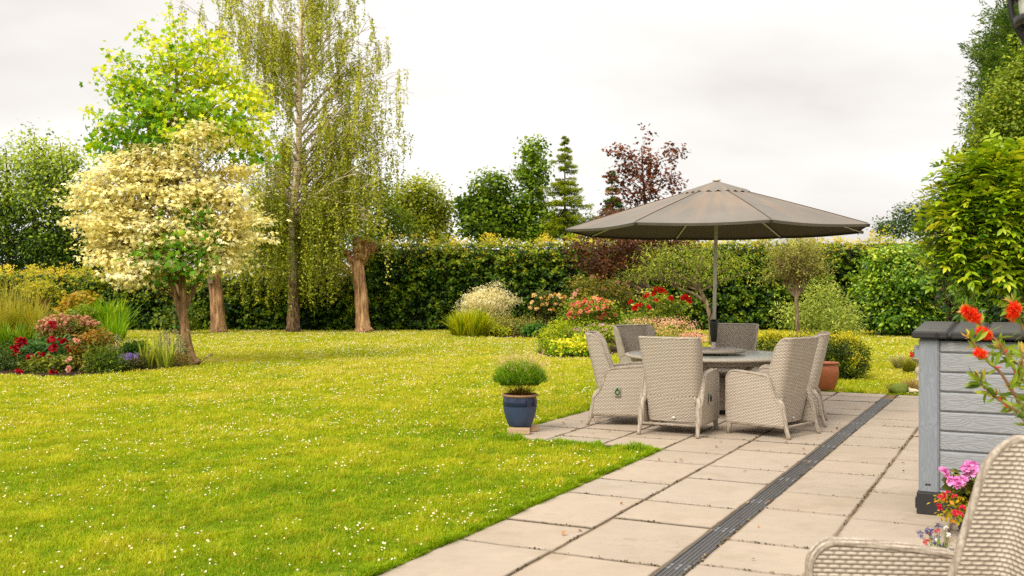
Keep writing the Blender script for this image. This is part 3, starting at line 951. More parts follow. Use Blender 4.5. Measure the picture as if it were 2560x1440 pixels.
def make_chair(name, label, group):
    t = thing(name, label, 'chair', group=group)
    mats = [M['wicker'], M['braid']]
    ZB, ZT = .40, 1.06
    tan = math.tan(math.radians(12.5))
    # ---- backrest shell: back panel with wings that wrap forward
    def halfw(z): return .295 + (.345 - .295) * np.clip((z - ZB) / (ZT - ZB), 0, 1)
    def yback(z): return -.285 - (z - ZB) * tan
    def wing(z):
        q = np.clip((z - .60) / (ZT - .60), 0, 1)
        return .20 - .045 * q
    ns_wing, ns_arc, ns_back = 6, 7, 13
    zs = np.concatenate([np.linspace(ZB, .9, 12), ZT - .13 * (1 - np.sin(np.linspace(0, PI / 2, 9))) ][0:2])
    zs = np.unique(np.round(zs, 5))
    R_ = .085
    def ring(z, off):
        hw, yb, wg = halfw(z), yback(z), wing(z)
        # rounded top front corner of the wing
        d = ZT - z
        if d < .13: wg = wg - .10 * (1 - math.sqrt(max(0, 1 - ((.13 - d) / .13) ** 2)))
        hw2, yb2, r = hw - off, yb + off, R_ - off
        pts = [(hw2, yb + wg - (wg - R_) * f) for f in np.linspace(0, 1, ns_wing)]
        pts += [(hw - R_ + r * math.cos(a), yb + R_ - r * math.sin(a)) for a in np.linspace(0, PI / 2, ns_arc)[1:]]
        pts += [(x, yb2 - .022 * (1 - (x / (hw - R_)) ** 2)) for x in np.linspace(hw - R_, -(hw - R_), ns_back)[1:]]
        pts += [(-(hw - R_) - r * math.sin(a), yb + R_ - r * math.cos(a)) for a in np.linspace(0, PI / 2, ns_arc)[1:]]
        pts += [(-hw2, yb + R_ + (wg - R_) * f) for f in np.linspace(0, 1, ns_wing)[1:]]
        return np.array([(x, y, z) for x, y in pts])
    mb = MB()
    outer = np.stack([ring(z, 0) for z in zs]); inner = np.stack([ring(z, .032) for z in zs])
    # the top edge dips a little in the middle
    m_ = outer.shape[1]; mid = m_ // 2
    seg = np.linalg.norm(np.diff(outer, axis=1), axis=2)
    S = np.concatenate([np.zeros((len(zs), 1)), np.cumsum(seg, 1)], 1); S = S - S[:, mid:mid + 1]
    wv = np.stack([S, np.repeat(zs[:, None], m_, 1)], -1)
    sheet(mb, outer, wuv=wv, flip=True)
    sheet(mb, inner, wuv=wv, flip=False)
    for k in (0, -1):
        sheet(mb, np.stack([outer[:, k], inner[:, k]], 1), wuv=np.stack([wv[:, k], wv[:, k] + [.032, 0]], 1), flip=(k == 0))
        sheet(mb, np.stack([outer[k], inner[k]], 1), wuv=np.stack([wv[k], wv[k] + [0, .032]], 1), flip=(k == -1))
    mid_e = (outer + inner) / 2
    edge = np.vstack([mid_e[:, 0], mid_e[-1], mid_e[::-1, -1]])
    keep = [0]
    for i in range(1, len(edge)):
        if np.linalg.norm(edge[i] - edge[keep[-1]]) > .012: keep.append(i)
    tube(mb, edge[keep], .0185, 8, mat=1)
    # lower, narrower part of the back between the rear legs
    zl = np.linspace(.155, ZB + .03, 5)
    for off, fl in ((0, True), (.03, False)):
        V = np.stack([np.array([(x, -.284 - (z - ZB) * tan + off - .022 * (1 - (x / .262) ** 2), z) for x in np.linspace(.262, -.262, 9)]) for z in zl])
        w = np.stack([np.stack([np.linspace(.262, -.262, 9), np.full(9, z)], 1) for z in zl])
        sheet(mb, V, wuv=w, flip=fl)
    for s in (-1, 1):
        tube(mb, [(s * .262, -.272 - (z - ZB) * tan, z) for z in zl], .014, 6, mat=1)
    tube(mb, [(x, -.218 - .02 * (1 - (x / .26) ** 2), .155) for x in np.linspace(-.262, .262, 9)], .014, 6, mat=1)
    back = mb.build('backrest', mats, t, smooth=True)
    mb = MB(); lathe(mb, [(.0001, 0), (.020, 0), (.024, .002), (.024, .004), (.019, .006), (.0001, .006)], (0, 0, 0), 20, lin((205, 196, 180)))
    v_ = mb.v[0].copy(); mb.v[0] = np.stack([v_[:, 0] * 1.0 + .02, -.2635 - v_[:, 2], .19 + v_[:, 1] * .5], 1)
    mb.build('badge', M['strut'], back, smooth=True)
    # ---- armrests
    prof = [(.345, .135), (.352, .30), (.350, .57)] + arc2(.255, .60, .095, -8, 84, 8) + [(.15, .690), (.0, .678), (-.12, .662), (-.168, .645), (-.192, .585), (-.245, .43), (-.285, .372), (-.325, .33), (-.348, .135)]
    for s in (-1, 1):
        mb = MB()
        panel_profile_extrude(mb, prof, s * .352, s * .296)
        tp = prof[1:-1]
        for x in (s * .348, s * .300):
            tube(mb, [(x, y, z) for y, z in prof], .0115, 6, mat=1)
        tube(mb, [(s * .324, .347, .135), (s * .324, 0, .132), (s * .324, -.348, .135)], .027, 8, mat=1)
        ob = mb.build('armrest', mats, t, smooth=False)
        if s == 1:
            mb = MB(); box(mb, .366, .372, -.085, -.015, .345, .455, (.5, .5, .5), bev=.002)
            hp = mb.build('handle', M['plate'], ob)
            mb = MB(); tube(mb, [(.378, -.05 + .022 * math.cos(a), .395 + .03 * math.sin(a)) for a in np.linspace(0, 2 * PI, 15)], .0055, 6)
            box(mb, .373, .381, -.058, -.042, .425, .442, bev=.002)
            mb.build('lever', M['black'], hp)
    # ---- seat
    mb = MB()
    for z, fl in ((.40, False), (.33, True)):
        V = np.stack([np.stack([np.linspace(-.296, .296, 7), np.full(7, y), np.full(7, z + .01 * math.cos(y * 4))], 1) for y in np.linspace(-.26, .33, 7)])
        w = V[..., :2].copy(); sheet(mb, V, wuv=w, flip=not fl)
    V = np.stack([np.stack([np.linspace(-.296, .296, 7), np.full(7, y), np.full(7, z)], 1) for y, z in ((.31, .15), (.333, .25), (.336, .385), (.33, .404))])
    sheet(mb, V, wuv=np.stack([V[..., 0], V[..., 2]], -1), flip=False)
    tube(mb, [(-.296, .336, .395), (.296, .336, .395)], .017, 6, mat=1)
    mb.build('seat', mats, t, smooth=True)
    # ---- legs
    for s in (-1, 1):
        mb = MB()
        tube(mb, [(s * .318, .325, .15), (s * .322, .330, .08), (s * .326, .338, .0)], [.030, .027, .021], 10, mat=1); mb.build('leg', mats, t, smooth=True)
        mb = MB()
        tube(mb, smooth_path([(s * .305, -.27, .40), (s * .318, -.318, .335), (s * .322, -.345, .2), (s * .326, -.372, .09), (s * .332, -.405, .0)], 12), np.linspace(.031, .021, 12), 10, mat=1); mb.build('leg', mats, t, smooth=True)
    mb = MB(); tube(mb, [(-.315, -.355, .125), (.315, -.355, .125)], .013, 8, mat=1); mb.build('rail', mats, t, smooth=True)
    return t


GROUP = 'woven armchairs around the garden table'
chair0 = make_chair('garden_armchair', '', GROUP)


def place(o, x, y, head, label, group=GROUP, s=1.0):
    o.location = (x, y, 0); o.rotation_euler = (0, 0, -math.radians(head)); o.scale = (s, s, s); o['label'] = label
    if group: o['group'] = group
    elif 'group' in o: del o['group']


CH = [(1.86, 11.27, 27, 'pale woven armchair seen squarely from behind, nearest of those at the table'),
      (2.86, 11.18, -46, 'pale woven armchair right of the table with its side and rear toward the viewer'),
      (1.33, 12.10, 99, 'pale woven armchair left of the table showing a grey green recline handle on its side'),
      (1.93, 14.35, 148, 'pale woven armchair tucked behind the left one on the far side of the table'),
      (3.20, 14.85, 206, 'pale woven armchair behind the parasol pole, facing the viewer across the table'),
      (3.33, 12.10, -72, 'pale woven armchair half hidden behind the right one, near the terracotta pot')]
for i, (x, y, h, lab) in enumerate(CH):
    place(chair0 if i == 0 else copy_tree(chair0), x, y, h, lab)
cf = copy_tree(chair0); cf['group'] = 'x'
place(cf, 1.365, 3.22, -84, 'large blurred woven armchair in the corner closest to the viewer, cut off by the frame', None)

# ------------------------------------------------------------------ table
TX, TY = 2.59, 13.1
tb = thing('garden_table', 'round woven dining table with a frosted glass top under the parasol', 'table', (TX, TY, 0))
R_T = 1.10
mb = MB()
lathe(mb, [(R_T - .03, .715), (R_T - .005, .712), (R_T + .018, .722), (R_T + .022, .738), (R_T + .012, .752), (R_T - .012, .757), (R_T - .035, .753), (R_T - .035, .715), (R_T - .03, .715)], (0, 0, 0), 72)
w = mb.w[0]; w[:, 0], w[:, 1] = w[:, 0].copy(), w[:, 1].copy()
lathe(mb, [(R_T - .09, .655), (R_T - .06, .655), (R_T - .05, .700), (R_T - .03, .716)], (0, 0, 0), 72)
mb.build('table_rim', M['wicker'], tb, smooth=True)
mb = MB(); lathe(mb, [(.03, .738), (R_T - .036, .738), (R_T - .034, .744), (R_T - .04, .7485), (.03, .7485), (.03, .738)], (0, 0, 0), 72)
mb.build('table_top', M['glass'], tb)
mb = MB(); lathe(mb, [(.03, .70), (R_T - .06, .70), (R_T - .06, .734), (.03, .734)], (0, 0, 0), 48, lin((120, 108, 92)))
mb.build('under_frame', M['wicker'], tb)
mb = MB(); lathe(mb, [(.0001, .06), (.33, .06), (.345, .09), (.33, .45), (.30, .47), (.0001, .47)], (0, 0, 0), 40); mb.build('pedestal', M['wicker'], tb, smooth=True)
for k in range(4):
    a = math.radians(27 + 45 + 90 * k); d = np.array([math.cos(a), math.sin(a), 0])
    mb = MB(); tube(mb, smooth_path([d * .42 + [0, 0, 0], d * .36 + [0, 0, .12], d * .33 + [0, 0, .35], d * .40 + [0, 0, .52], d * .66 + [0, 0, .70]], 16), .026, 10)
    mb.build('leg', M['braid'], tb, smooth=True)
ls = thing('lazy_susan', 'round woven turntable tray around the pole on the table', 'turntable', (TX, TY, .7485))
mb = MB(); lathe(mb, [(.06, 0), (.10, 0), (.10, .022), (.40, .028), (.425, .036), (.432, .052), (.42, .068), (.40, .074), (.035, .076), (.035, .022)], (0, 0, 0), 56)
mb.build('tray', M['wicker'], ls, smooth=True)

# ------------------------------------------------------------------ parasol
pr = thing('parasol', 'large round taupe garden parasol with a vented top standing through the table', 'parasol', (TX, TY, 0))
LEAN = np.array([.022, 0, 0])
def pz(z): return np.array([LEAN[0] * z, 0, z])
mb = MB(); box(mb, -.26, .26, -.26, .26, .0, .055, bev=.01); tube(mb, [(0, 0, .05), (0, 0, .40)], .033, 14)
mb.build('base', M['black'], pr)
mb = MB(); tube(mb, [pz(.08), pz(1.0)], .026, 16); lower = mb.build('pole', M['alu'], pr, smooth=True)
mb = MB(); tube(mb, [pz(1.0), pz(1.8), pz(2.95)], .024, 16); mb.build('pole', M['alu'], pr, smooth=True)
mb = MB()
lp = [(.030, .91), (.040, .93), (.054, 1.13), (.058, 1.16), (.050, 1.185), (.028, 1.20)]
lathe(mb, lp, pz(1.0) * [1, 1, 0], 20); mb.build('joint_collar', M['black'], pr, smooth=True)
mb = MB(); tube(mb, smooth_path([pz(1.17) + [-.05, 0, 0], pz(1.22) + [-.06, -.01, 0], pz(1.30) + [-.04, -.02, 0], pz(1.36) + [-.055, -.02, .0]], 10), .006, 6)
tube(mb, [pz(1.35) + [-.05, -.02, 0], pz(1.37) + [-.075, -.02, .01]], .014, 8)
mb.build('crank_cord', M['black'], pr)
# canopy
ZR, ZA, RR = 2.355, 2.95, 1.985
A0 = math.radians(-90 + 6)       # first rib points to the viewer, a little right
def rib_pt(k, f):
    a = A0 + k * PI / 4
    z = ZA - (ZA - ZR) * (f * .93 + .07 * f * f)
    c = pz(0) + np.array([LEAN[0] * 2.6, 0, 0])
    return c + np.array([math.cos(a) * RR * f, math.sin(a) * RR * f, z])
def canopy_pt(k, s, f):
    p = rib_pt(k, f) * (1 - s) + rib_pt(k + 1, f) * s
    p = p.copy(); cen = np.array([LEAN[0] * 2.6, 0, p[2]])
    sag = math.sin(PI * s)
    p[2] -= (.020 * sag) * f
    p += (cen - p) * .035 * sag * f ** 3
    return p
can_fs = np.linspace(.12, 1.0, 20)
mb = MB()
for k in range(8):
    ss = np.linspace(0, 1, 13)
    V = np.array([[canopy_pt(k, s, f) for s in ss] for f in can_fs])
    w = np.array([[(k + s + 3, f, 1.0) for s in ss] for f in can_fs])
    sheet(mb, V, wuv=w, flip=True)
    # short turned-down hem
    e = V[-1]; e2 = e.copy(); e2[:, 2] -= .030
    e2[:, :2] += (np.array([LEAN[0] * 2.6, 0]) - e2[:, :2]) * .012
    sheet(mb, np.stack([e, e2]), wuv=np.stack([w[-1], w[-1] + [0, .02, 0]]), flip=True)
    tube(mb, np.array([rib_pt(k, f) + [0, 0, .004] for f in np.linspace(.13, .99, 10)]), .004, 5)
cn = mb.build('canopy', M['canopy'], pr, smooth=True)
# vent cap with scalloped edge
mb = MB()
fs = np.linspace(0.008, .235, 8)
rows, ws = [], []
nseg = 96
for i, f in enumerate(fs):
    row, wr_ = [], []
    for q in range(nseg + 1):
        kk = q / nseg * 8; k, s = int(kk) % 8, kk - int(kk)
        p = rib_pt(k, f) * (1 - s) + rib_pt(k + 1, f) * s
        p = p + np.array([0, 0, .044 * (1 - .5 * f / .235)])
        if i == len(fs) - 1:
            p[2] += .014 * math.cos(kk * 2 * PI * 3) - .018
        elif i == len(fs) - 2:
            p[2] += .005 * math.cos(kk * 2 * PI * 3)
        row.append(p); wr_.append((kk, f * 1.5, 4.0))
    rows.append(row); ws.append(wr_)
sheet(mb, np.array(rows), wuv=np.array(ws), flip=True)
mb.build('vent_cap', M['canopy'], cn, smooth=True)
mb = MB(); lathe(mb, [(.052, 0), (.055, .012), (.045, .028), (.02, .036), (.0001, .037)], np.array([LEAN[0] * 2.6, 0, ZA + .040]), 24); mb.build('finial', M['alu'], pr, smooth=True)
mb = MB(); lathe(mb, [(.026, 2.50), (.05, 2.505), (.055, 2.54), (.05, 2.58), (.026, 2.59)], pz(2.5) * [1, 1, 0], 20); mb.build('runner', M['black'], pr, smooth=True)
for k in range(8):
    mb = MB(); tube(mb, np.array([rib_pt(k, f) - [0, 0, .022] for f in (.03, .5, .985)]), .011, 6); rb = mb.build('rib', M['strut'], pr)
    mb = MB(); tube(mb, np.array([pz(2.53) + unit(rib_pt(k, .5) - rib_pt(k, 0)) * [.05, .05, 0], rib_pt(k, .56) - [0, 0, .03]]), .009, 6); mb.build('strut', M['strut'], rb)
    mb = MB(); p = rib_pt(k, .99) - [0, 0, .02]; box(mb, p[0] - .018, p[0] + .018, p[1] - .018, p[1] + .018, p[2] - .022, p[2] + .012, bev=.005); mb.build('tip', M['black'], rb)

# ------------------------------------------------------------------ garden storage box
sb = thing('storage_box', 'tall grey plank effect garden storage box with black base and black lid', 'storage box', UV(7.67, -.66))
o0 = np.array(sb.location)
X0, X1, Y0, Y1 = 0.0, 1.48, 0.0, .92
def SX(p): return np.stack([np.array([0, 0, q[2]]) + VD * q[0] + UD * q[1] for q in p])
HB = 1.235
mb = MB(); box(mb, -.012, X1 + .012, -.012, Y1 + .012, 0, .155, bev=.008, X=SX); mb.build('base', M['box_black'], sb)
mb = MB(); box(mb, .005, X1 - .005, .03, Y1, .15, HB - .012, bev=.004, X=SX); mb.build('carcass', M['box_plank'], sb)
for x in (0.0, X1 - .135):
    mb = MB(); box(mb, x, x + .135, 0.0, .10, .150, HB, bev=.014, X=SX)
    po = mb.build('corner_post', M['box_post'], sb)
    mb = MB(); box(mb, x + .045, x + .060, -.002, .008, .205, .218, X=SX); box(mb, x + .064, x + .079, -.002, .008, .205, .218, X=SX); mb.build('vent', M['black'], po)
for x in (.02, ):
    mb = MB()
    mb = MB(); box(mb, -.001, .004, .10, Y1 - .01, .15, HB - .004, X=SX); mb.build('side_panel', M['box_plank'], sb)
ph_ = .1375
zt = HB - .01; k = 0
z1 = zt
while z1 > .17:
    z0 = max(.152, z1 - (ph_ if k else .085))
    mb = MB()
    oy = .012
    box(mb, .137, X1 - .137, oy, .05, z0 + .004, z1 - .004, bev=.010, X=SX)
    mb.build('plank', M['box_plank'], sb)
    z1 = z0; k += 1
def SXL(p):   # lid rises a little to the back
    q = SX(p); q[:, 2] += p[:, 1] * .045; return q
lid = None
mb = MB(); box(mb, -.035, X1 + .035, -.035, Y1 + .01, HB + .01, HB + .042, bev=.012, X=SXL); lid = mb.build('lid', M['box_black'], sb)
for x0, x1, nm in ((-.042, .193, 0), (.213, .417, 1), (.435, .66, 2), (.68, .90, 3), (.92, 1.14, 4), (1.16, X1 + .042, 5)):
    mb = MB(); box(mb, x0, x1, -.050, Y1 + .02, HB + .008, HB + .056, bev=.010, X=SXL)
    # upper face lighter, textured
    box(mb, x0 + .016, x1 - .016, -.032, Y1 + .004, HB + .054, HB + .0575, mat=1, X=SXL)
    mb.build('lid_panel', [M['box_black'], M['lid_top']], lid)
mb = MB(); tube(mb, SXL(np.array([(.125, -.0475, HB + .032), (.125, -.0525, HB + .032)])), .017, 14); mb.build('lock_hole', M['black'], lid)
mb = MB(); box(mb, .335, .362, -.053, -.047, HB + .012, HB + .024, X=SXL); mb.build('notch', M['black'], lid)
mb = MB(); box(mb, -.030, .002, .02, .09, 1.10, 1.185, bev=.006, X=SX); box(mb, -.022, .0, .015, .03, 1.10, 1.16, X=SX); mb.build('hinge', M['box_post'], sb)
mb = MB(); box(mb, -.024, -.010, .02, .09, .035, .11, bev=.004, X=SX); mb.build('clip', M['box_black'], sb)
for o in children(sb) + [c for ch in children(sb) for c in children(ch)]:
    pass

# ------------------------------------------------------------------ pots
pb = G(1300, 1080); ZP = pb[1]
for k, (cx_, cy_, ang, lab) in enumerate(((1294, 1085, -.06, 'weathered buff brick lying flat in front, under the blue pot'), (1318, 1078, -1.1, 'weathered buff brick set endwise behind, under the blue pot'))):
    p = G(cx_, cy_)
    mb = MB(); box(mb, -.125 if k == 0 else -.12, .125 if k == 0 else .12, -.055, .055, 0, .062, bev=.006)
    o = mb.build('brick', M['brick']); o.location = (p[0] + (.012 if k == 0 else .035), p[1] + (0 if k == 0 else .07), .002); o.rotation_euler = (0, 0, ang)
    tag(o, lab, 'brick', 'bricks under the blue pot')
pot = thing('blue_pot', 'glazed blue plant pot with brown rim standing on bricks by the lawn', 'plant pot', (pb[0], pb[1] + .03, .066))
mb = MB()
lathe(mb, [(.0001, .0), (.122, .0), (.132, .012), (.162, .09), (.182, .17), (.190, .225)], (0, 0, 0), 48); mb.build('pot_body', M['blue_matt'], pot, smooth=True)
mb = MB()
lathe(mb, [(.1905, .2245), (.194, .255), (.193, .285), (.184, .318), (.182, .330)], (0, 0, 0), 48); mb.build('glaze_band', M['blue_glaze'], pot, smooth=True)
mb = MB()
lathe(mb, [(.180, .328), (.202, .335), (.206, .345), (.200, .355), (.178, .357), (.168, .345), (.166, .30)], (0, 0, 0), 48)
mb.build('pot_rim', M['clay'], pot, smooth=True)
mb = MB(); lathe(mb, [(.17, .300), (.0001, .312)], (0, 0, 0), 30); mb.build('compost', M['soil'], pot)
rp = np.random.default_rng(44)
pp = np.array([pb[0], pb[1] + .03, .066 + .31])
pl = thing('thrift_plant', 'dome of fine green needle leaves with dried flower stalks in blue pot', 'plant', pp)
mb = MB()
blades(mb, rp, pp, 420, .13, .17, .004, [(70, 50, 26), (112, 84, 42), (150, 120, 66)], .10, .2, tdark=.5)
mb.build('stem', M['leaf'], pl, pp)
mb = MB()
n = 12000; az = rp.uniform(0, 2 * PI, n); cz = rp.uniform(-.25, 1, n); q = rp.random(n) ** .4
dd = np.stack([np.cos(az) * np.sqrt(1 - cz ** 2), np.sin(az) * np.sqrt(1 - cz ** 2), cz], 1)
P = pp + np.array([0, 0, .175]) + dd * np.array([.29, .29, .215]) * q[:, None] * (1 - .25 * (cz < 0))[:, None]
A = dd * [.55, .55, .2] + np.array([0, 0, 1.0]) + rp.normal(size=(n, 3)) * .16
put_leaves(mb, P, rp.normal(size=(n, 3)), A, rp.uniform(.05, .10, n), T_NEEDLE, pal(.12 + .75 * q * (P[:, 2] - pp[2]) / .38 + .15 * rp.normal(size=n), [(44, 52, 14), (66, 96, 12), (106, 142, 16), (150, 170, 30)]))
mb.build('foliage', M['leaf'], pl, pp)
mb = MB()
n = 210; az = rp.uniform(0, 2 * PI, n); rr_ = np.sqrt(rp.random(n)) * .34
top = pp + np.stack([np.cos(az) * rr_, np.sin(az) * rr_, .40 + rp.normal(size=n) * .06 + .10 * (1 - (rr_ / .34) ** 2)], 1)
for tpt in top:
    b0 = pp + (tpt - pp) * [.45, .45, .6]
    tube(mb, [b0, (b0 + tpt) / 2 + rp.normal(size=3) * .006, tpt], .0009, 3, lin((190, 165, 110)), cap=False)
C_ = pal(rp.random(n * 9), [(196, 168, 140), (220, 186, 176), (236, 214, 196)])
Pt = np.repeat(top, 9, 0) + rp.normal(size=(n * 9, 3)) * .011
put_leaves(mb, Pt, rp.normal(size=Pt.shape), rp.normal(size=Pt.shape), .0075, T_WIDE, C_)
mb.build('seedhead', M['petal'], pl, pp)

tp = G(2064, 976)
tpot = thing('terracotta_pot', 'large round terracotta pot standing on the paving beside the box hedge', 'plant pot', tp)
mb = MB(); lathe(mb, [(.0001, 0), (.125, 0), (.135, .02), (.185, .16), (.205, .28), (.195, .37), (.170, .405), (.172, .418)], (0, 0, 0), 44); mb.build('pot_body', M['terracotta'], tpot, smooth=True)
mb = MB(); lathe(mb, [(.170, .416), (.200, .424), (.206, .436), (.198, .446), (.172, .446), (.160, .43), (.158, .34), (.0001, .34)], (0, 0, 0), 44); mb.build('pot_rim', M['terracotta'], tpot, smooth=True)

# ------------------------------------------------------------------ hanging lantern in the top corner
lc = W(2640, 10, 2.6)
ln = thing('lantern', 'black curved metal wall lantern with white glass at the top edge', 'lantern', lc)
mb = MB(); lathe(mb, [(.0001, -.085), (.05, -.075), (.082, -.03), (.088, .03), (.075, .09), (.045, .12)], lc, 32); mb.build('glass', M['white_glass'], ln, lc, smooth=True)
mb = MB()
for k in range(6):
    a = math.radians(150 + 60 * k); d = np.array([math.cos(a), math.sin(a), 0])
    tube(mb, lc + smooth_path([d * .012 + [0, 0, -.125], d * .06 + [0, 0, -.10], d * .098 + [0, 0, -.03], d * .103 + [0, 0, .04], d * .085 + [0, 0, .11], d * .05 + [0, 0, .15]], 18), .0085, 6)
lathe(mb, [(.088, -.052), (.097, -.052), (.100, -.03), (.092, -.028)], lc, 40)
lathe(mb, [(.096, .025), (.106, .025), (.106, .045), (.096, .045)], lc, 40)
mb.build('cage', M['black'], ln, lc, smooth=True)
mb = MB(); lathe(mb, [(.12, .12), (.11, .145), (.05, .18), (.0001, .20)], lc, 32); tube(mb, [lc + [0, 0, .19], lc + [0, 0, .32], lc + [.10, 0, .40], lc + [.32, 0, .40]], .011, 8)
mb.build('bracket', M['black'], ln, lc, smooth=True)

# ------------------------------------------------------------------ hedges
rh = np.random.default_rng(5)
BEECH = [(20, 38, 8), (46, 74, 13), (84, 112, 20), (126, 140, 30), (164, 162, 46)]
TIPS = [(106, 122, 22), (160, 156, 32), (200, 170, 54), (192, 186, 62)]


def hedge(name, label, x0, x1, yf, zt, dens, thick=1.5, topamp=.20, tipn=1.0, tip_cols=TIPS, tipdepth=.30, fleck=1.0):
    t = thing(name, label, 'hedge', ((x0 + x1) / 2, yf, 0)); o0 = np.array(t.location)
    mb = MB()
    nx = max(6, int((x1 - x0) / .5)); xs = np.linspace(x0 + .1, x1 - .1, nx)
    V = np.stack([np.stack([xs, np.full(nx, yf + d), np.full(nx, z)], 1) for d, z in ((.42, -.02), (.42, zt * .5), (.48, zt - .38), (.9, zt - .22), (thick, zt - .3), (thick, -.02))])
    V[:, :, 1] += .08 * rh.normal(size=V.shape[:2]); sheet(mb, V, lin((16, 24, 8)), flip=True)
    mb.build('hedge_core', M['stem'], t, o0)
    mb = MB()
    n = int((x1 - x0) * zt * dens)
    x = rh.uniform(x0, x1, n); z = rh.uniform(.02, 1, n) ** .95 * zt
    bump = .20 * noise2(x, z * 1.4, .55) + .13 * noise2(x + 9, z * 2.2, .22)
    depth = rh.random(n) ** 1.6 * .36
    y = yf + .12 - bump + depth + .25 * np.clip((z / zt - .86) / .14, 0, 1) ** 2
    P = np.stack([x, y, z], 1)
    N = np.stack([rh.normal(size=n) * .5, -.65 + rh.normal(size=n) * .3, .75 + rh.normal(size=n) * .35], 1)
    A = np.stack([rh.normal(size=n) * .8, -.8 + rh.normal(size=n) * .3, -.55 + rh.normal(size=n) * .3], 1)
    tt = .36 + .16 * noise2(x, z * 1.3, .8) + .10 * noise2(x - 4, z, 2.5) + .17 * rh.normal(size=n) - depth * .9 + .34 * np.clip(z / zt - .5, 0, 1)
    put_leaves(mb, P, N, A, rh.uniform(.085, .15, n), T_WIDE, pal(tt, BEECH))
    mb.build('foliage', M['leaf'], t, o0)
    mb = MB()
    # new growth along the top, uneven
    ncl = int((x1 - x0) * 14 * tipn)
    cx_ = rh.uniform(x0, x1, ncl); cy_ = yf + rh.uniform(-.05, thick - .2, ncl)
    cz_ = zt - .12 + topamp * noise2(cx_, cy_, .9) + .10 * rh.random(ncl) ** 2 - .22 * (rh.random(ncl) ** 1.5) * (cy_ < yf + .4)
    per = rh.poisson(22, ncl); cid = np.repeat(np.arange(ncl), per); n = len(cid)
    hgt = (.16 + .30 * rh.random(ncl) ** 3)[cid]
    P = np.stack([cx_[cid] + rh.normal(size=n) * .10, cy_[cid] + rh.normal(size=n) * .10, cz_[cid] + rh.random(n) * hgt], 1)
    N = np.stack([rh.normal(size=n) * .6, -.5 + rh.normal(size=n) * .4, .8 + rh.normal(size=n) * .3], 1)
    A = np.stack([rh.normal(size=n), rh.normal(size=n) - .4, .3 + rh.normal(size=n) * .6], 1)
    ct = .42 + .26 * noise2(cx_, cy_ * .2, 1.6) + .15 * rh.normal(size=ncl)
    put_leaves(mb, P, N, A, rh.uniform(.06, .105, n), T_WIDE, pal(ct[cid] + .14 * rh.normal(size=n), tip_cols))
    # flecks of the same new leaves on the upper face
    n = int((x1 - x0) * 130 * fleck); x = rh.uniform(x0, x1, n); z = zt * (1.02 - tipdepth * rh.random(n) ** 1.8) + .1 * noise2(x, x * 0, .8)
    P = np.stack([x, yf + .02 - .15 * noise2(x, z * 1.4, .55) + .1 * rh.random(n), z], 1)
    N = np.stack([rh.normal(size=n) * .5, -.6 + rh.normal(size=n) * .3, .8 + rh.normal(size=n) * .3], 1)
    put_leaves(mb, P, N, np.stack([rh.normal(size=n), -.8 + 0 * x, -.4 + rh.normal(size=n) * .4], 1), rh.uniform(.07, .11, n), T_WIDE, pal(.25 + .2 * rh.normal(size=n), tip_cols))
    mb.build('new_growth', M['leaf'], t, o0)
    return t


def X40(px, Z=40.0): return (px - CX) * Z / F
hedge('beech_hedge', 'tall clipped dark beech hedge with golden tips, behind the parasol and roses', X40(885), X40(2560) + 3, 40.0, 3.45, 620)
hedge('beech_hedge', 'lower golden topped beech hedge behind the pink and red flower bed', X40(0) - 4, X40(885) - .04, 40.0, 2.2, 560, thick=2.2, tipn=1.6, tipdepth=.50, fleck=1.6)

# ------------------------------------------------------------------ trees
rt = np.random.default_rng(9)


def new_tree(name, label, base, cat='tree', group=None):
    return thing(name, label, cat, base, group=group), np.asarray(base, float)


def stem_tube(mb, pts, r0, r1, n=20, ns=12, rough=.06, flare=1.35, col=(1, 1, 1), power=1.0):
    p = smooth_path(pts, n)
    t = np.linspace(0, 1, n)
    r = r0 + (r1 - r0) * t ** power
    r = r * (1 + (flare - 1) * np.exp(-t * 14))
    bump = 1 + rough * np.random.default_rng(int(abs(p[0][0]) * 100) + 1).normal(size=(n, ns))
    tube(mb, p, r, ns, np.array(col), bump=bump)
    return p


# ---- variegated maple that has partly turned back to green
ZM = 21.6
tr, o0 = new_tree('variegated_maple', 'maple with cream yellow lower crown and lime green top, trunk rising from flower bed', G(474, 910))
mb = MB()
main = stem_tube(mb, [W(478, 912, ZM), W(470, 880, ZM), W(459, 800, ZM), W(458, 740, ZM), W(452, 640, ZM), W(446, 520, ZM), W(440, 400, ZM), W(438, 280, ZM), W(440, 160, ZM)], .145, .012, 40, 12, flare=1.6, power=.75, col=(1.35, 1.3, 1.2))
left = stem_tube(mb, [W(461, 815, ZM), W(446, 765, ZM), W(432, 715, ZM), W(410, 620, ZM), W(370, 500, ZM), W(330, 400, ZM)], .085, .015, 18, 8, flare=1, col=(1.35, 1.3, 1.2))
right = stem_tube(mb, [W(462, 775, ZM), W(480, 735, ZM), W(500, 690, ZM), W(545, 600, ZM), W(590, 520, ZM)], .06, .015, 16, 8, flare=1)
CREAM = [(246, 222, 112), (252, 236, 150), (254, 245, 188), (255, 250, 218)]
mbf = MB()
bl = [B(300, 480, ZM, 95, 75), B(390, 440, ZM, 90, 70), B(480, 470, ZM, 100, 80), B(560, 510, ZM, 74, 66), B(250, 540, ZM, 75, 50), B(330, 590, ZM, 110, 55), B(440, 560, ZM, 110, 75), B(560, 590, ZM, 90, 45),
      B(300, 640, ZM, 75, 40), B(370, 660, ZM, 80, 40), B(540, 650, ZM, 55, 38), B(240, 480, ZM, 50, 40), B(625, 560, ZM, 38, 32), B(500, 350, ZM - .6, 52, 58), B(360, 405, ZM, 70, 38), B(420, 385, ZM - .3, 50, 30), B(330, 690, ZM - .2, 60, 26), B(655, 605, ZM, 18, 14), B(600, 425, ZM, 40, 22)]
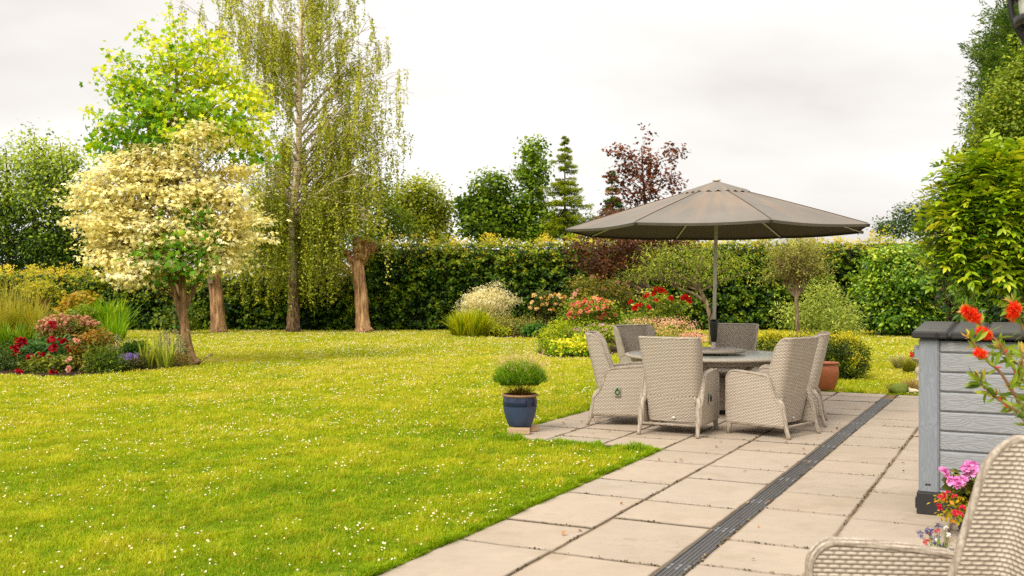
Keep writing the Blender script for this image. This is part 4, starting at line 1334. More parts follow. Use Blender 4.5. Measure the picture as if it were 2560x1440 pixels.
cc1 = crown(mbf, rt, bl, 600, 44, .19, .112, T_MAPLE, CREAM, nout=.55, up=.65, droop=.15, shell=(.3, 1.04), cvar=.12, lvar=.16, flatten=.22, base_t=.52, upc=.08, gain=1.12)
limbs(mb, rt, main, cc1[rt.random(len(cc1)) < .08], .035, .006, (1, 1, 1), up=.3, frac=.6, lo=.40)
limbs(mb, rt, left, cc1[(rt.random(len(cc1)) < .06) & (cc1[:, 0] < W(430, 0, ZM)[0])], .03, .006, (1, 1, 1), lo=.3)
limbs(mb, rt, right, cc1[(rt.random(len(cc1)) < .06) & (cc1[:, 0] > W(490, 0, ZM)[0])], .03, .006, (1, 1, 1), lo=.3)
mbf.build('variegated_foliage', M['cream_leaf'], tr, o0)
mbg = MB()
GREEN = [(46, 90, 6), (84, 132, 10), (134, 166, 16), (186, 194, 32), (214, 206, 70)]
bl = [B(450, 250, ZM + .3, 120, 95), B(350, 280, ZM + .3, 105, 90), B(560, 290, ZM + .3, 100, 95), B(450, 160, ZM + .3, 100, 60), B(540, 180, ZM + .3, 70, 60), B(320, 200, ZM + .3, 70, 55), B(260, 200, ZM + .3, 28, 24),
      B(440, 340, ZM + .3, 150, 60), B(600, 350, ZM + .3, 80, 60), B(300, 350, ZM + .3, 80, 60), B(620, 250, ZM + .3, 55, 60), B(640, 390, ZM + .3, 40, 35), B(430, 75, ZM, 22, 62), B(362, 92, ZM, 20, 34), B(520, 105, ZM, 28, 40), B(300, 140, ZM, 16, 20)]
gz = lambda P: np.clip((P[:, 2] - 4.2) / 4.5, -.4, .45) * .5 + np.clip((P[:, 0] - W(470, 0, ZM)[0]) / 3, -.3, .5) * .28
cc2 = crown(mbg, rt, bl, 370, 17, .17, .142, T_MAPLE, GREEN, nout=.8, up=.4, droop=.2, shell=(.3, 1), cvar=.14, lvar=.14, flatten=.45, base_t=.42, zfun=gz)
# pointed shoots at the top and side
for (px0, py0, px1, py1) in ((445, 170, 428, 5), (450, 150, 440, 60), (420, 150, 415, 80), (380, 130, 348, 55), (400, 140, 372, 80), (500, 130, 500, 85), (560, 140, 545, 100), (330, 160, 300, 130), (600, 200, 590, 150), (300, 170, 264, 122), (520, 130, 525, 70), (270, 210, 240, 172), (255, 290, 214, 268), (560, 150, 565, 110), (250, 370, 225, 362), (650, 300, 668, 290), (480, 110, 462, 70)):
    a, e = W(px0, py0, ZM + rt.uniform(-.5, .5)), W(px1, py1, ZM + rt.uniform(-.5, .5)); n = 38
    f = rt.random(n); P = a + (e - a) * f[:, None] + rt.normal(size=(n, 3)) * .14 * (1.15 - f[:, None])
    put_leaves(mbg, P, rt.normal(size=(n, 3)) * .5 + [0, -.3, .7], rt.normal(size=(n, 3)) + [0, 0, -.4], .14 * rt.uniform(.6, 1.1, n), T_MAPLE, pal(.62 + .2 * f + .12 * rt.normal(size=n), GREEN))
    tube(mb, [main[-6] * .3 + a * .7, a, e], [.008, .006, .003], 5, (1, 1, 1))
limbs(mb, rt, main, cc2[rt.random(len(cc2)) < .10], .03, .006, (1, 1, 1), up=.4, frac=1.1, lo=.35)
# green sprays low round the fork
bl = [B(440, 640, ZM - .45, 85, 55), B(480, 600, ZM - .5, 60, 60), B(400, 690, ZM - .3, 50, 32), B(460, 520, ZM - .7, 55, 40), B(500, 660, ZM - .4, 40, 30)]
crown(mbg, rt, bl, 62, 11, .15, .145, T_MAPLE, [(44, 84, 14), (70, 118, 18), (104, 146, 26), (150, 176, 40)], up=.5, droop=.5, cvar=.12, flatten=.6, base_t=.4)
mbg.build('green_foliage', M['leaf'], tr, o0)
mb.build('trunk', M['bark'], tr, o0, smooth=True)

# ---- birch
ZB_ = 38.5
tr, o0 = new_tree('silver_birch', 'tall weeping silver birch with pale trunk and hanging olive twigs before the hedge', W(733, 826, ZB_) * [1, 1, 0])
mb = MB()
main = stem_tube(mb, [W(733, 832, ZB_), W(733, 780, ZB_), W(732, 690, ZB_), W(731, 580, ZB_), W(738, 480, ZB_), W(746, 400, ZB_), W(748, 300, ZB_), W(750, 150, ZB_), W(754, 0, ZB_), W(758, -160, ZB_), W(760, -260, ZB_)], .235, .03, 44, 14, rough=.05, flare=1.25, power=.85, col=(1.25, 1.2, 1.15))
mbl = MB(); mbt = MB()
BIR = [(70, 82, 16), (110, 122, 30), (144, 150, 50), (172, 174, 80), (194, 194, 114)]
prof_y = np.array([-200, -60, 0, 100, 200, 300, 400, 500, 600, 680, 760])
prof_l = np.array([640, 580, 565, 590, 610, 615, 635, 610, 582, 578, 620]); prof_r = np.array([850, 880, 895, 965, 1000, 995, 985, 955, 905, 870, 845])
strands = []
def birch_limb(p0, p1, rise, r0, nstr, hang):
    L = np.linalg.norm(p1 - p0)
    c = (p0 + p1) / 2 + np.array([0, 0, rise * L])
    pth = bez(p0, c, p1, 12)
    tube(mb, pth, np.linspace(r0, .009, 12), 6, (1, 1, 1), cap=False)
    # side twigs
    for q in range(nstr):
        f = .25 + .75 * rt.random() ** .8
        k = min(int(f * 11), 10); s = pth[k] + (pth[k + 1] - pth[k]) * (f * 11 - k)
        off = rt.normal(size=3) * np.array([.55, .75, .25]) * (.4 + .8 * f); 
        e = s + off + [0, 0, .12]
        tube(mb, [s, (s + e) / 2 + [0, 0, .1], e], [.012, .008, .005], 4, (.8, .75, .7), cap=False)
        for w_ in range(rt.integers(2, 5)):
            f2 = rt.uniform(.4, 1); st = s + (e - s) * f2 + rt.normal(size=3) * .12
            strands.append((st, hang * rt.uniform(.45, 1.35), rt.normal(size=2) * .10))
for q in range(92):
    py = rt.uniform(-170, 580)
    side = rt.random()
    lo, hi = np.interp(py, prof_y, prof_l), np.interp(py, prof_y, prof_r)
    f = rt.random()
    px = lo + (hi - lo) * (.5 + .5 * np.sign(f - .5) * abs(2 * f - 1) ** .6)
    rad = abs(px - 745) * ZB_ / F
    az = rt.uniform(-1, 1) * max(.6, (hi - lo) / 2 * ZB_ / F * .8)
    tip = W(px, py, ZB_ + az)
    h0 = tip[2] - rad * rt.uniform(.5, 1.3) - .6
    k = int(np.clip(np.searchsorted(main[:, 2], h0), 14, len(main) - 3))
    birch_limb(main[k], tip, rt.uniform(.05, .22), .05 * (1 - .5 * k / len(main)), 7, rt.uniform(.6, 1.5) + .5 * (py > 350))
# the stout low limbs seen against the sky, and the lopsided top left sprays
birch_limb(W(745, 420, ZB_), W(845, 260, ZB_ - 1), -.02, .075, 9, 1.1)
birch_limb(W(740, 405, ZB_), W(724, 362, ZB_ - .8), -.05, .05, 0, .8)
birch_limb(W(735, 560, ZB_), W(990, 432, ZB_ - 1.4), .04, .055, 11, .9)
birch_limb(W(745, 470, ZB_), W(905, 330, ZB_ + .6), .02, .055, 11, 1.1)
for tx_, ty_, dz_ in ((955, 110, .5), (985, 190, -.6), (992, 265, .4), (980, 330, 1.2), (930, 60, -.3), (890, 20, .6), (975, 150, -1.2), (960, 300, -.8)):
    k_ = int(np.clip(np.searchsorted(main[:, 2], W(0, ty_ + 190, ZB_)[2]), 14, len(main) - 3)); birch_limb(main[k_], W(tx_, ty_, ZB_ + dz_), .08, .04, 8, .9)
birch_limb(W(748, 330, ZB_), W(860, 150, ZB_ - .6), .02, .05, 10, 1.0)
birch_limb(W(748, 260, ZB_), W(600, 60, ZB_), .05, .05, 12, 1.0)
birch_limb(W(748, 200, ZB_), W(480, 30, ZB_ + .5), .05, .045, 14, .9)
birch_limb(W(748, 120, ZB_), W(540, -30, ZB_ - 1), .05, .04, 10, 1.2)
# the low curtain
for q in range(500):
    py = rt.uniform(455, 650); lo, hi = np.interp(py + 80, prof_y, prof_l), np.interp(py + 80, prof_y, prof_r)
    px = rt.uniform(lo, hi)
    strands.append((W(px, py, ZB_ + rt.uniform(-1.7, 1.7)), rt.uniform(1.0, 2.6) * (1 - .35 * abs((px - 735) / 170)), rt.normal(size=2) * .08))
ps, cs_ = [], []
for st, L, dr_ in strands:
    qx = CX + st[0] * F / st[1]; qy = HY + (EYE - st[2] + L) * F / st[1]
    if 858 < qx < 950 and qy > 585:
        L = L - (qy - 585) * st[1] / F
        if L < .25: continue
    tx = np.interp(qy, [0, 400, 580, 830], [752, 746, 732, 733])
    if abs(qx - tx) < 17 and st[1] < ZB_ + .3 and rt.random() < .75: continue
    if st[2] > 7 and rt.random() < .08: continue
    n = int(L * 33); f = np.sort(rt.random(n))
    P = st + np.stack([dr_[0] * f * L, dr_[1] * f * L, -L * f + .1 * np.sin(f * 3)], 1) + rt.normal(size=(n, 3)) * [.042, .042, .03]
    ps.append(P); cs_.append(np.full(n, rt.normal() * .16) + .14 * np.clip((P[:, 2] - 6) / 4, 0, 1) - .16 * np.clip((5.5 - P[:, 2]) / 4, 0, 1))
    tube(mbt, [st, st + [dr_[0] * L * .5, dr_[1] * L * .5, -L * .5], st + [dr_[0] * L, dr_[1] * L, -L]], [.006, .005, .003], 3, (.7, .62, .5), cap=False)
P = np.concatenate(ps); n = len(P); t_ = np.concatenate(cs_)
print('birch leaves', n)
put_leaves(mbl, P, rt.normal(size=(n, 3)), rt.normal(size=(n, 3)) * .7 - [0, 0, .9], rt.uniform(.06, .105, n), T_WIDE, pal(.52 + t_ + .15 * rt.normal(size=n), BIR))
mbl.build('foliage', M['leaf'], tr, o0); mbt.build('hanging_twigs', M['bark'], tr, o0)
mb.build('trunk', M['birch'], tr, o0, smooth=True)

# ---- pollarded trunks
def knob(mb, c, r, n=26):
    th = np.linspace(0, PI, 12); ph2 = np.linspace(0, 2 * PI, 18)
    T2, P2 = np.meshgrid(th, ph2, indexing='ij')
    d = np.stack([np.sin(T2) * np.cos(P2), np.sin(T2) * np.sin(P2), np.cos(T2)], -1)
    k = 1 + .22 * np.sin(d[..., 0] * 7 + c[0]) * np.sin(d[..., 2] * 6 + c[2]) + .16 * np.sin(d[..., 1] * 11 + d[..., 0] * 5)
    k[:, -1] = k[:, 0]
    sheet(mb, c + d * r * k[..., None], (1.35, 1.2, 1.0))
ZP_ = 38.2
tr, o0 = new_tree('pollarded_trunk', 'tall bare pollarded trunk with knobbly cut head standing before the hedge', W(905, 824, ZP_) * [1, 1, 0])
mb = MB()
stem_tube(mb, [W(910, 830, ZP_), W(906, 800, ZP_), W(903, 740, ZP_), W(897, 690, ZP_), W(895, 640, ZP_), W(898, 622, ZP_)], .27, .20, 26, 16, rough=.045, flare=1.5, col=(1.4, 1.32, 1.25))
stem_tube(mb, [W(890, 690, ZP_), W(880, 660, ZP_), W(868, 632, ZP_)], .12, .10, 8, 10, flare=1, rough=.06, col=(1.4, 1.3, 1.2))
stem_tube(mb, [W(905, 660, ZP_), W(918, 635, ZP_), W(930, 622, ZP_)], .12, .12, 8, 10, flare=1, rough=.06, col=(1.4, 1.3, 1.2))
mb.build('trunk', M['bark_pollard'], tr, o0, smooth=True)
mb = MB()
for px, py, r in ((898, 622, .26), (893, 606, .17), (912, 628, .22), (926, 622, .16), (868, 632, .12), (880, 652, .12), (902, 640, .25), (893, 598, .10), (934, 618, .10)):
    knob(mb, W(px, py, ZP_ - .05), np.array([r, r, r * .9]))
mb.build('pollard_head', M['bark_pollard'], tr, o0, smooth=True)
mb = MB()
for q in range(120):
    s = W(rt.uniform(890, 935), rt.uniform(606, 632), ZP_ - rt.uniform(-.1, .3)); d = rt.normal(size=3) * [.12, .1, .08] + [.10, -.05, .10]
    tube(mb, [s, s + d * .6, s + d + [0, 0, -.02]], [.012, .008, .004], 4, (1.1, .85, .6), cap=False)
mb.build('twigs', M['bark_pollard'], tr, o0)

tr, o0 = new_tree('pollarded_trunk', 'thick bare trunk with a small wooden nest box near its top, left of the birch', W(545, 826, ZP_) * [1, 1, 0])
mb = MB()
stem_tube(mb, [W(547, 832, ZP_), W(545, 800, ZP_), W(541, 740, ZP_), W(535, 690, ZP_), W(528, 640, ZP_), W(526, 600, ZP_)], .29, .19, 26, 16, rough=.05, flare=1.3, col=(1.4, 1.32, 1.25))
mb.build('trunk', M['bark_pollard'], tr, o0, smooth=True)
mb = MB()
for px, py, r in ((526, 602, .24), (516, 612, .16), (538, 610, .16)): knob(mb, W(px, py, ZP_), np.array([r, r, r * .9]))
mb.build('pollard_head', M['bark_pollard'], tr, o0, smooth=True)
c = W(527, 700, ZP_ - .30)
nb = thing('nest_box', 'small weathered wooden nest box fixed high on the thick bare trunk', 'nest box', c)
mb = MB(); box(mb, c[0] - .10, c[0] + .10, c[1] - .09, c[1] + .12, c[2] - .14, c[2] + .10, lin((120, 100, 78)), bev=.008); bd = mb.build('nest_box_body', M['stem'], nb, c)
mb = MB(); box(mb, c[0] - .13, c[0] + .13, c[1] - .13, c[1] + .12, c[2] + .105, c[2] + .135, lin((96, 84, 70)), bev=.006); mb.build('roof', M['stem'], nb, c)
mb = MB(); tube(mb, [c + [0, -.088, .03], c + [0, -.096, .03]], .025, 12, lin((20, 16, 12))); mb.build('entrance_hole', M['stem'], nb, c)

tr, o0 = new_tree('pollarded_trunk', 'slim bare trunk wrapped in ivy, half hidden behind the variegated maple', W(447, 833, 36.5) * [1, 1, 0])
mb = MB()
stem_tube(mb, [W(447, 836, 36.5), W(446, 800, 36.5), W(444, 740, 36.5), W(440, 690, 36.5), W(436, 630, 36.5)], .17, .13, 22, 12, flare=1.4); mb.build('trunk', M['bark_pollard'], tr, o0, smooth=True)
mb = MB(); crown(mb, rt, [B(449, 795, 36.3, 12, 32), B(445, 770, 36.3, 10, 20), B(452, 812, 36.3, 11, 14)], 60, 13, .10, .085, T_WIDE, [(24, 52, 12), (46, 82, 18), (84, 118, 28)], droop=.5); mb.build('ivy', M['leaf_glossy'], tr, o0)
mb = MB(); crown(mb, rt, [B(470, 790, 36.8, 34, 46), B(420, 800, 36.8, 22, 32)], 90, 8, .14, .10, T_WIDE, [(44, 62, 12), (84, 104, 22), (128, 136, 40)], droop=.4)
for k in range(9):
    e = W(rt.uniform(400, 500), rt.uniform(750, 800), 36.8); tube(mb, [W(455, 833, 36.8), (W(455, 833, 36.8) + e) / 2, e], [.012, .01, .005], 4, lin((90, 72, 50)))
sh = thing('hedge_sapling', 'thin leafy sapling growing around the ivy covered trunk by the hedge', 'shrub', W(455, 834, 36.8) * [1, 1, 0]); mb.build('foliage', M['leaf'], sh, np.array(sh.location))


# ---- background trees
def simple_tree(name, label, base_px, Z, stem_pts, r0, blobs, ncl, per, spread, size, T, cols, limb_share=.25, barkm='bark', group=None, smooth_top=None, leafm='leaf', **kw):
    base = W(base_px, 725 + F * EYE / Z, Z) * [1, 1, 0]
    t, o = new_tree(name, label, base, group=group)
    mb = MB(); main = stem_tube(mb, [base - [0, 0, .05]] + [W(x, y, Z) for x, y in stem_pts], r0, r0 * .12, 26, 9)
    mf = MB(); c = crown(mf, rt, blobs, int(ncl * 1.3), per * 1.25, spread, size * 1.12, T, cols, **kw)
    limbs(mb, rt, main, c[rt.random(len(c)) < limb_share], r0 * .35, .008, (1, 1, 1), lo=.2)
    mf.build('crown', M[leafm], t, o); mb.build('trunk', M[barkm], t, o, smooth=True)
    return t

WOOD = [(24, 44, 10), (58, 86, 20), (102, 126, 32), (142, 158, 52), (170, 182, 84)]
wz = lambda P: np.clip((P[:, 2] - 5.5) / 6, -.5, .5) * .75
Z = 52
for lab, px, pts, bl in (
    ('leafy green tree behind the low hedge at the left edge', 20, [(20, 640), (18, 480), (15, 370)], [B(15, 470, Z, 70, 110), B(0, 560, Z, 90, 90), B(30, 640, Z, 80, 60), B(-40, 500, Z, 60, 110)]),
    ('leafy green tree with the tallest pointed top of the left background trees', 88, [(88, 620), (86, 480), (86, 330)], [B(90, 450, Z, 55, 85), B(86, 375, Z, 28, 50), B(100, 540, Z, 75, 90), B(110, 630, Z, 75, 60)]),
    ('leafy green tree between the tallest background tree and the cream maple', 170, [(170, 620), (165, 500), (150, 355)], [B(150, 420, Z, 45, 70), B(185, 480, Z, 38, 90), B(165, 560, Z, 65, 90), B(200, 640, Z, 65, 60), B(250, 610, Z, 50, 80), B(190, 395, Z, 20, 36)])):
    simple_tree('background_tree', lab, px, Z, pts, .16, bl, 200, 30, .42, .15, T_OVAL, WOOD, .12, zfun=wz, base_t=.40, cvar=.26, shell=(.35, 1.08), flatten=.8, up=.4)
# dark understorey wall of the copse behind the low hedge
simple_tree('background_tree', 'dark shaded tree filling the gap behind the cream maple above the low hedge', 300, 56, [(300, 660), (300, 560)], .16, [B(60, 640, 56, 160, 60), B(250, 640, 56, 120, 70), B(380, 650, 56, 120, 60), B(330, 560, 56, 90, 60)], 420, 22, .4, .14, T_OVAL, [(12, 22, 6), (26, 42, 10), (50, 70, 18)], .1)
simple_tree('background_tree', 'shaded green tree seen through the hanging birch twigs', 720, 50, [(720, 640), (720, 560)], .15, [B(640, 640, 50, 110, 60), B(760, 640, 50, 120, 70), B(850, 610, 50, 70, 80), B(700, 590, 50, 60, 40)], 320, 22, .35, .13, T_OVAL, [(26, 38, 8), (56, 70, 14), (100, 108, 24), (140, 140, 44)], .1)

Z = 47
simple_tree('background_tree', 'pale olive airy tree beyond the hedge right of the birch', 1045, Z, [(1045, 580), (1040, 520), (1048, 460)], .11, [B(1050, 490, Z, 50, 42), B(1010, 520, Z, 50, 50), B(1085, 520, Z, 42, 36), B(1050, 560, Z, 62, 40), B(1110, 540, Z, 24, 22), B(1095, 590, Z, 40, 20)], 260, 24, .24, .13, T_OVAL,
            [(90, 106, 20), (128, 140, 36), (160, 164, 58), (186, 186, 86)], .2, flatten=.9, shell=(.3, 1.1))
simple_tree('background_tree', 'upright fresh green tree rising close behind the knobbly pollard', 950, 44, [(950, 580), (952, 500), (952, 440)], .10, [B(950, 480, 44, 30, 45), B(940, 540, 44, 45, 50), B(985, 560, 44, 45, 40), B(930, 590, 44, 50, 30)], 150, 18, .25, .12, T_OVAL,
            [(50, 74, 10), (92, 116, 18), (140, 152, 34)], .2)
Z = 46
simple_tree('background_tree', 'rounded deep green tree beyond the hedge, leftmost of the dark cluster', 1225, Z, [(1225, 590), (1225, 500), (1228, 445)], .12, [B(1228, 470, Z, 40, 38), B(1195, 520, Z, 48, 40), B(1250, 520, Z, 40, 45), B(1215, 565, Z, 62, 38), B(1170, 505, Z, 18, 14), B(1285, 560, Z, 24, 40)], 230, 22, .26, .145, T_WIDE,
            [(36, 60, 10), (72, 102, 18), (114, 138, 32), (158, 172, 56)], .2, cvar=.2, base_t=.42)
simple_tree('background_tree', 'tall narrow green tree with a column top between round tree and spruce', 1330, Z, [(1330, 590), (1330, 480), (1333, 350)], .12, [B(1333, 375, Z, 24, 38), B(1335, 430, Z, 34, 40), B(1310, 440, Z, 22, 16), B(1325, 500, Z, 42, 50), B(1340, 560, Z, 52, 45)], 200, 19, .20, .125, T_WIDE,
            [(38, 64, 10), (78, 108, 18), (120, 146, 32), (162, 176, 54)], .2, cvar=.2, base_t=.46)
simple_tree('background_tree', 'dark shaded foliage tree low between the spruce and the red maple', 1420, 50, [(1440, 600), (1460, 540)], .10, [B(1440, 570, 50, 90, 26), B(1560, 560, 50, 110, 36), B(1300, 580, 50, 90, 20)], 200, 18, .3, .13, T_OVAL, [(30, 46, 8), (66, 84, 16), (116, 124, 30)], .1)


def spruce(name, label, px, Z, ytop, ybot, halfw, tiers, cols):
    base = W(px, 725 + F * EYE / Z, Z) * [1, 1, 0]
    t, o = new_tree(name, label, base)
    mb = MB(); top = W(px, ytop, Z)
    tube(mb, [base, base * .5 + top * .5, top], [.10, .06, .01], 8, (1, 1, 1))
    mf = MB()
    zb, zt = W(px, ybot, Z)[2], top[2]
    P, A, C = [], [], []
    for k in range(tiers):
        f = max(.01, (k + rt.uniform(-.3, .3)) / tiers)
        z = zt - (zt - zb) * np.clip(f, .02, 1); R_ = halfw * Z / F * (f ** .85) * rt.uniform(.75, 1.2) + .08
        nb = 6 + int(6 * f)
        for q in range(nb):
            a = 2 * PI * (q + rt.uniform(-.3, .3)) / nb + k; L = R_ * rt.uniform(.45, 1.15)
            z_ = z; z = z_ + rt.uniform(-.18, .18)
            d = np.array([math.cos(a), math.sin(a), 0])
            pth = bez(np.array([top[0], top[1], z]), np.array([top[0], top[1], z - .05 * L]) + d * L * .6, np.array([top[0], top[1], z - .10 * L]) + d * L + [0, 0, .10 * L], 7)
            tube(mb, pth, np.linspace(.018, .005, 7), 4, (1, 1, 1), cap=False)
            n = int(26 + 210 * L)
            ff = rt.random(n) ** .8; i = (ff * 5.99).astype(int); s = pth[i] + (pth[i + 1] - pth[i]) * (ff * 6 - i)[:, None]
            side = np.cross(d, [0, 0, 1.0]); spread = (.28 * L * (1 - ff * .75) + .03)[:, None]
            lat = rt.normal(size=(n, 1)) * .55
            pos = s + side * lat * spread + np.array([0, 0, -1]) * (rt.random((n, 1)) ** 2) * .20 * min(1, L)
            ax = d + side * np.sign(lat) * .8 + rt.normal(size=(n, 3)) * .35 + [0, 0, -.1]
            P.append(pos); A.append(ax); C.append(.22 + .35 * ff + .10 * rt.normal(size=n) + rt.normal() * .08); z = z_
    P, A, C = map(np.concatenate, (P, A, C)); n = len(P)
    put_leaves(mf, P, rt.normal(size=(n, 3)) * .4 + [0, 0, .8], A, rt.uniform(.09, .17, n), T_LANCE, pal(C, cols))
    mf.build('crown', M['leaf'], t, o); mb.build('trunk', M['bark'], t, o, smooth=True)
SPR = [(66, 84, 16), (110, 128, 28), (152, 162, 46), (186, 190, 74)]
spruce('spruce', 'spruce with drooping tiers standing beyond the hedge left of the red maple', 1412, 45, 345, 600, 82, 15, SPR)
spruce('spruce', 'small bluish green young spruce just behind the left branches of the red maple', 1532, 49, 432, 600, 44, 13, [(34, 58, 20), (64, 96, 34), (104, 136, 52)])

Z = 43.5
simple_tree('red_maple', 'open crowned dark red maple beyond the hedge behind the parasol top', 1620, Z, [(1618, 600), (1612, 500), (1606, 420), (1604, 362)], .10,
            [B(1604, 345, Z, 12, 28), B(1600, 400, Z, 40, 40), B(1550, 380, Z, 24, 14), B(1560, 430, Z, 30, 30), B(1640, 420, Z, 36, 30), B(1690, 385, Z, 26, 24), B(1610, 470, Z, 58, 40), B(1680, 455, Z, 36, 26), B(1740, 442, Z, 9, 7), B(1530, 490, Z, 30, 22), B(1590, 540, Z, 80, 34), B(1520, 545, Z, 30, 26)],
            150, 10, .17, .165, T_MAPLE, [(48, 22, 18), (80, 40, 30), (112, 60, 44), (144, 88, 60)], .3, 'bark', flatten=.7, shell=(.2, 1.05), cvar=.16, droop=.5)

# dark tree far to the right beyond the hedge, only a fringe shows
simple_tree('background_tree', 'dark green tree rising beyond the hedge right of the parasol', 2330, 60, [(2330, 560), (2330, 520)], .14, [B(2300, 545, 60, 60, 36), B(2360, 520, 60, 60, 40), B(2230, 570, 60, 40, 18), B(2430, 540, 60, 60, 50)], 220, 20, .36, .15, T_OVAL, [(24, 44, 16), (48, 74, 26), (78, 104, 40)], .1)

# ---- small trees inside the garden
Z = 33.5
simple_tree('japanese_maple', 'spreading dark purple red maple against the hedge left of the parasol pole', 1628, Z, [(1626, 760), (1622, 720), (1600, 660), (1560, 630)], .085,
            [B(1470, 620, Z, 50, 30), B(1530, 610, Z, 60, 28), B(1580, 640, Z, 60, 36), B(1460, 655, Z, 36, 20), B(1520, 660, Z, 60, 24), B(1620, 600, Z, 60, 24), B(1700, 600, Z, 60, 16), B(1480, 690, Z, 24, 12)],
            170, 15, .22, .105, T_MAPLE, [(40, 24, 20), (68, 38, 30), (98, 56, 42), (124, 84, 54)], .3, 'bark_grey', flatten=.5, droop=.3, cvar=.16)
Z = 29.5
t, o0 = new_tree('young_tree', 'small light green spreading tree with forked bare limbs behind the parasol pole', W(1778, 725 + F * EYE / Z, Z) * [1, 1, 0])
mb = MB()
m1 = stem_tube(mb, [W(1781, 862, Z), W(1777, 800, Z), W(1765, 755, Z), W(1745, 715, Z), W(1738, 690, Z), W(1760, 640, Z)], .085, .025, 20, 9)
m2 = stem_tube(mb, [W(1765, 757, Z), W(1735, 735, Z), W(1690, 718, Z), W(1655, 695, Z), W(1640, 660, Z)], .055, .02, 16, 8, flare=1)
mf = MB()
cc_1 = crown(mf, rt, [B(1640, 640, Z, 60, 32), B(1700, 650, Z, 60, 36), B(1620, 680, Z, 50, 22), B(1740, 620, Z, 60, 26), B(1800, 650, Z, 60, 34), B(1850, 670, Z, 40, 24), B(1780, 690, Z, 46, 22), B(1690, 700, Z, 50, 20), B(1870, 700, Z, 16, 12), B(1580, 690, Z, 24, 10)], 260, 18, .19, .085, T_LANCE2,
             [(66, 82, 22), (108, 122, 40), (150, 158, 66), (182, 184, 96)], up=.5, droop=.5, flatten=.5, shell=(.2, 1.05), cvar=.17, base_t=.48)
limbs(mb, rt, m1, cc_1[(rt.random(len(cc_1)) < .16)], .03, .006, (1, 1, 1), lo=.5); limbs(mb, rt, m2, cc_1[(rt.random(len(cc_1)) < .12) & (cc_1[:, 0] < W(1700, 0, Z)[0])], .03, .006, (1, 1, 1), lo=.4)
mf.build('crown', M['leaf'], t, o0); mb.build('trunk', M['bark_grey'], t, o0, smooth=True)

# ---- olive standard
OLV = [(72, 74, 36), (112, 112, 62), (150, 148, 92), (186, 180, 122)]
Z = 19.2
t, o0 = new_tree('olive_tree', 'lollipop shaped grey green olive tree with slim bare stem above the box hedge', W(1996, 725 + F * EYE / Z, Z) * [1, 1, 0])
mb = MB()
m1 = stem_tube(mb, [W(1996, 932, Z), W(1995, 850, Z), W(1992, 780, Z), W(1991, 742, Z)], .040, .036, 18, 8, flare=1.1, rough=.03)
forks = []
for e in ((1958, 690), (1975, 650), (2000, 640), (2020, 680), (2035, 660), (1940, 650), (1990, 690)):
    p = W(e[0], e[1], Z + rt.uniform(-.3, .3)); mid_ = W((1991 + e[0]) / 2, 715, Z)
    forks.append(smooth_path([W(1991, 745, Z), mid_, p], 10)); tube(mb, forks[-1], np.linspace(.026, .010, 10), 6, (1, 1, 1), cap=False)
mf = MB()
cc_1 = crown(mf, rt, [B(1990, 625, Z, 62, 36), B(1950, 650, Z, 38, 34), B(2035, 650, Z, 42, 36), B(1985, 670, Z, 55, 30), B(2065, 680, Z, 18, 20), B(1925, 690, Z, 14, 14), B(1990, 640, Z, 60, 45)], 250, 22, .085, .058, T_LANCE, OLV, up=.3, droop=-.45, flatten=1.1, shell=(.35, 1.05), cvar=.15, base_t=.5, out=.5)
for c in cc_1[rt.random(len(cc_1)) < .5]:
    f = forks[rt.integers(len(forks))]; k = rt.integers(5, 10); tube(mb, [f[k], (f[k] + c) / 2 - [0, 0, .03], c], [.007, .005, .003], 4, (1.1, .95, .8), cap=False)
mf.build('crown', M['leaf'], t, o0); mb.build('trunk', M['bark_grey'], t, o0, smooth=True)

# ---- willow leaved bush beside it
Z = 22.5
def bush(name, label, px, Z, blobs, ncl, per, spread, size, T, cols, cat='shrub', stems=10, leafm='leaf', sr=.012, base_w=.15, stemcol=(96, 78, 56), group=None, **kw):
    base = W(px, 725 + F * EYE / Z, Z) * [1, 1, 0]
    t = thing(name, label, cat, base, group=group)
    mf = MB(); c = crown(mf, rt, blobs, int(ncl * 1.3), per * 1.3, spread, size, T, cols, **kw)
    mf.build('foliage', M[leafm], t, base)
    if stems:
        mb = MB()
        for q in c[rt.choice(len(c), min(stems, len(c)), replace=False)]:
            s = base + np.array([rt.normal() * base_w, rt.normal() * base_w, -.03])
            tube(mb, bez(s, (s + q) / 2 + [0, 0, .15 * abs(q[2])], q, 6), np.linspace(sr, sr * .35, 6), 5, lin(stemcol), cap=False)
        mb.build('stem', M['stem'], t, base)
    return t, base
bush('willow_leaved_bush', 'loose silvery green bush with upright feathery shoots beside the olive tree', 2060, Z,
     [B(2060, 770, Z, 55, 45), B(2010, 790, Z, 40, 30), B(2110, 790, Z, 40, 36), B(1965, 785, Z, 26, 14), B(2150, 780, Z, 14, 30), B(2050, 735, Z, 30, 26), B(2030, 720, Z, 10, 14), B(2080, 745, Z, 14, 24), B(2060, 810, Z, 80, 14)],
     210, 17, .11, .085, T_LANCE, [(78, 96, 38), (122, 138, 66), (160, 170, 96), (196, 198, 130)], stems=26, droop=-.6, flatten=1.3, cvar=.15, base_t=.5)

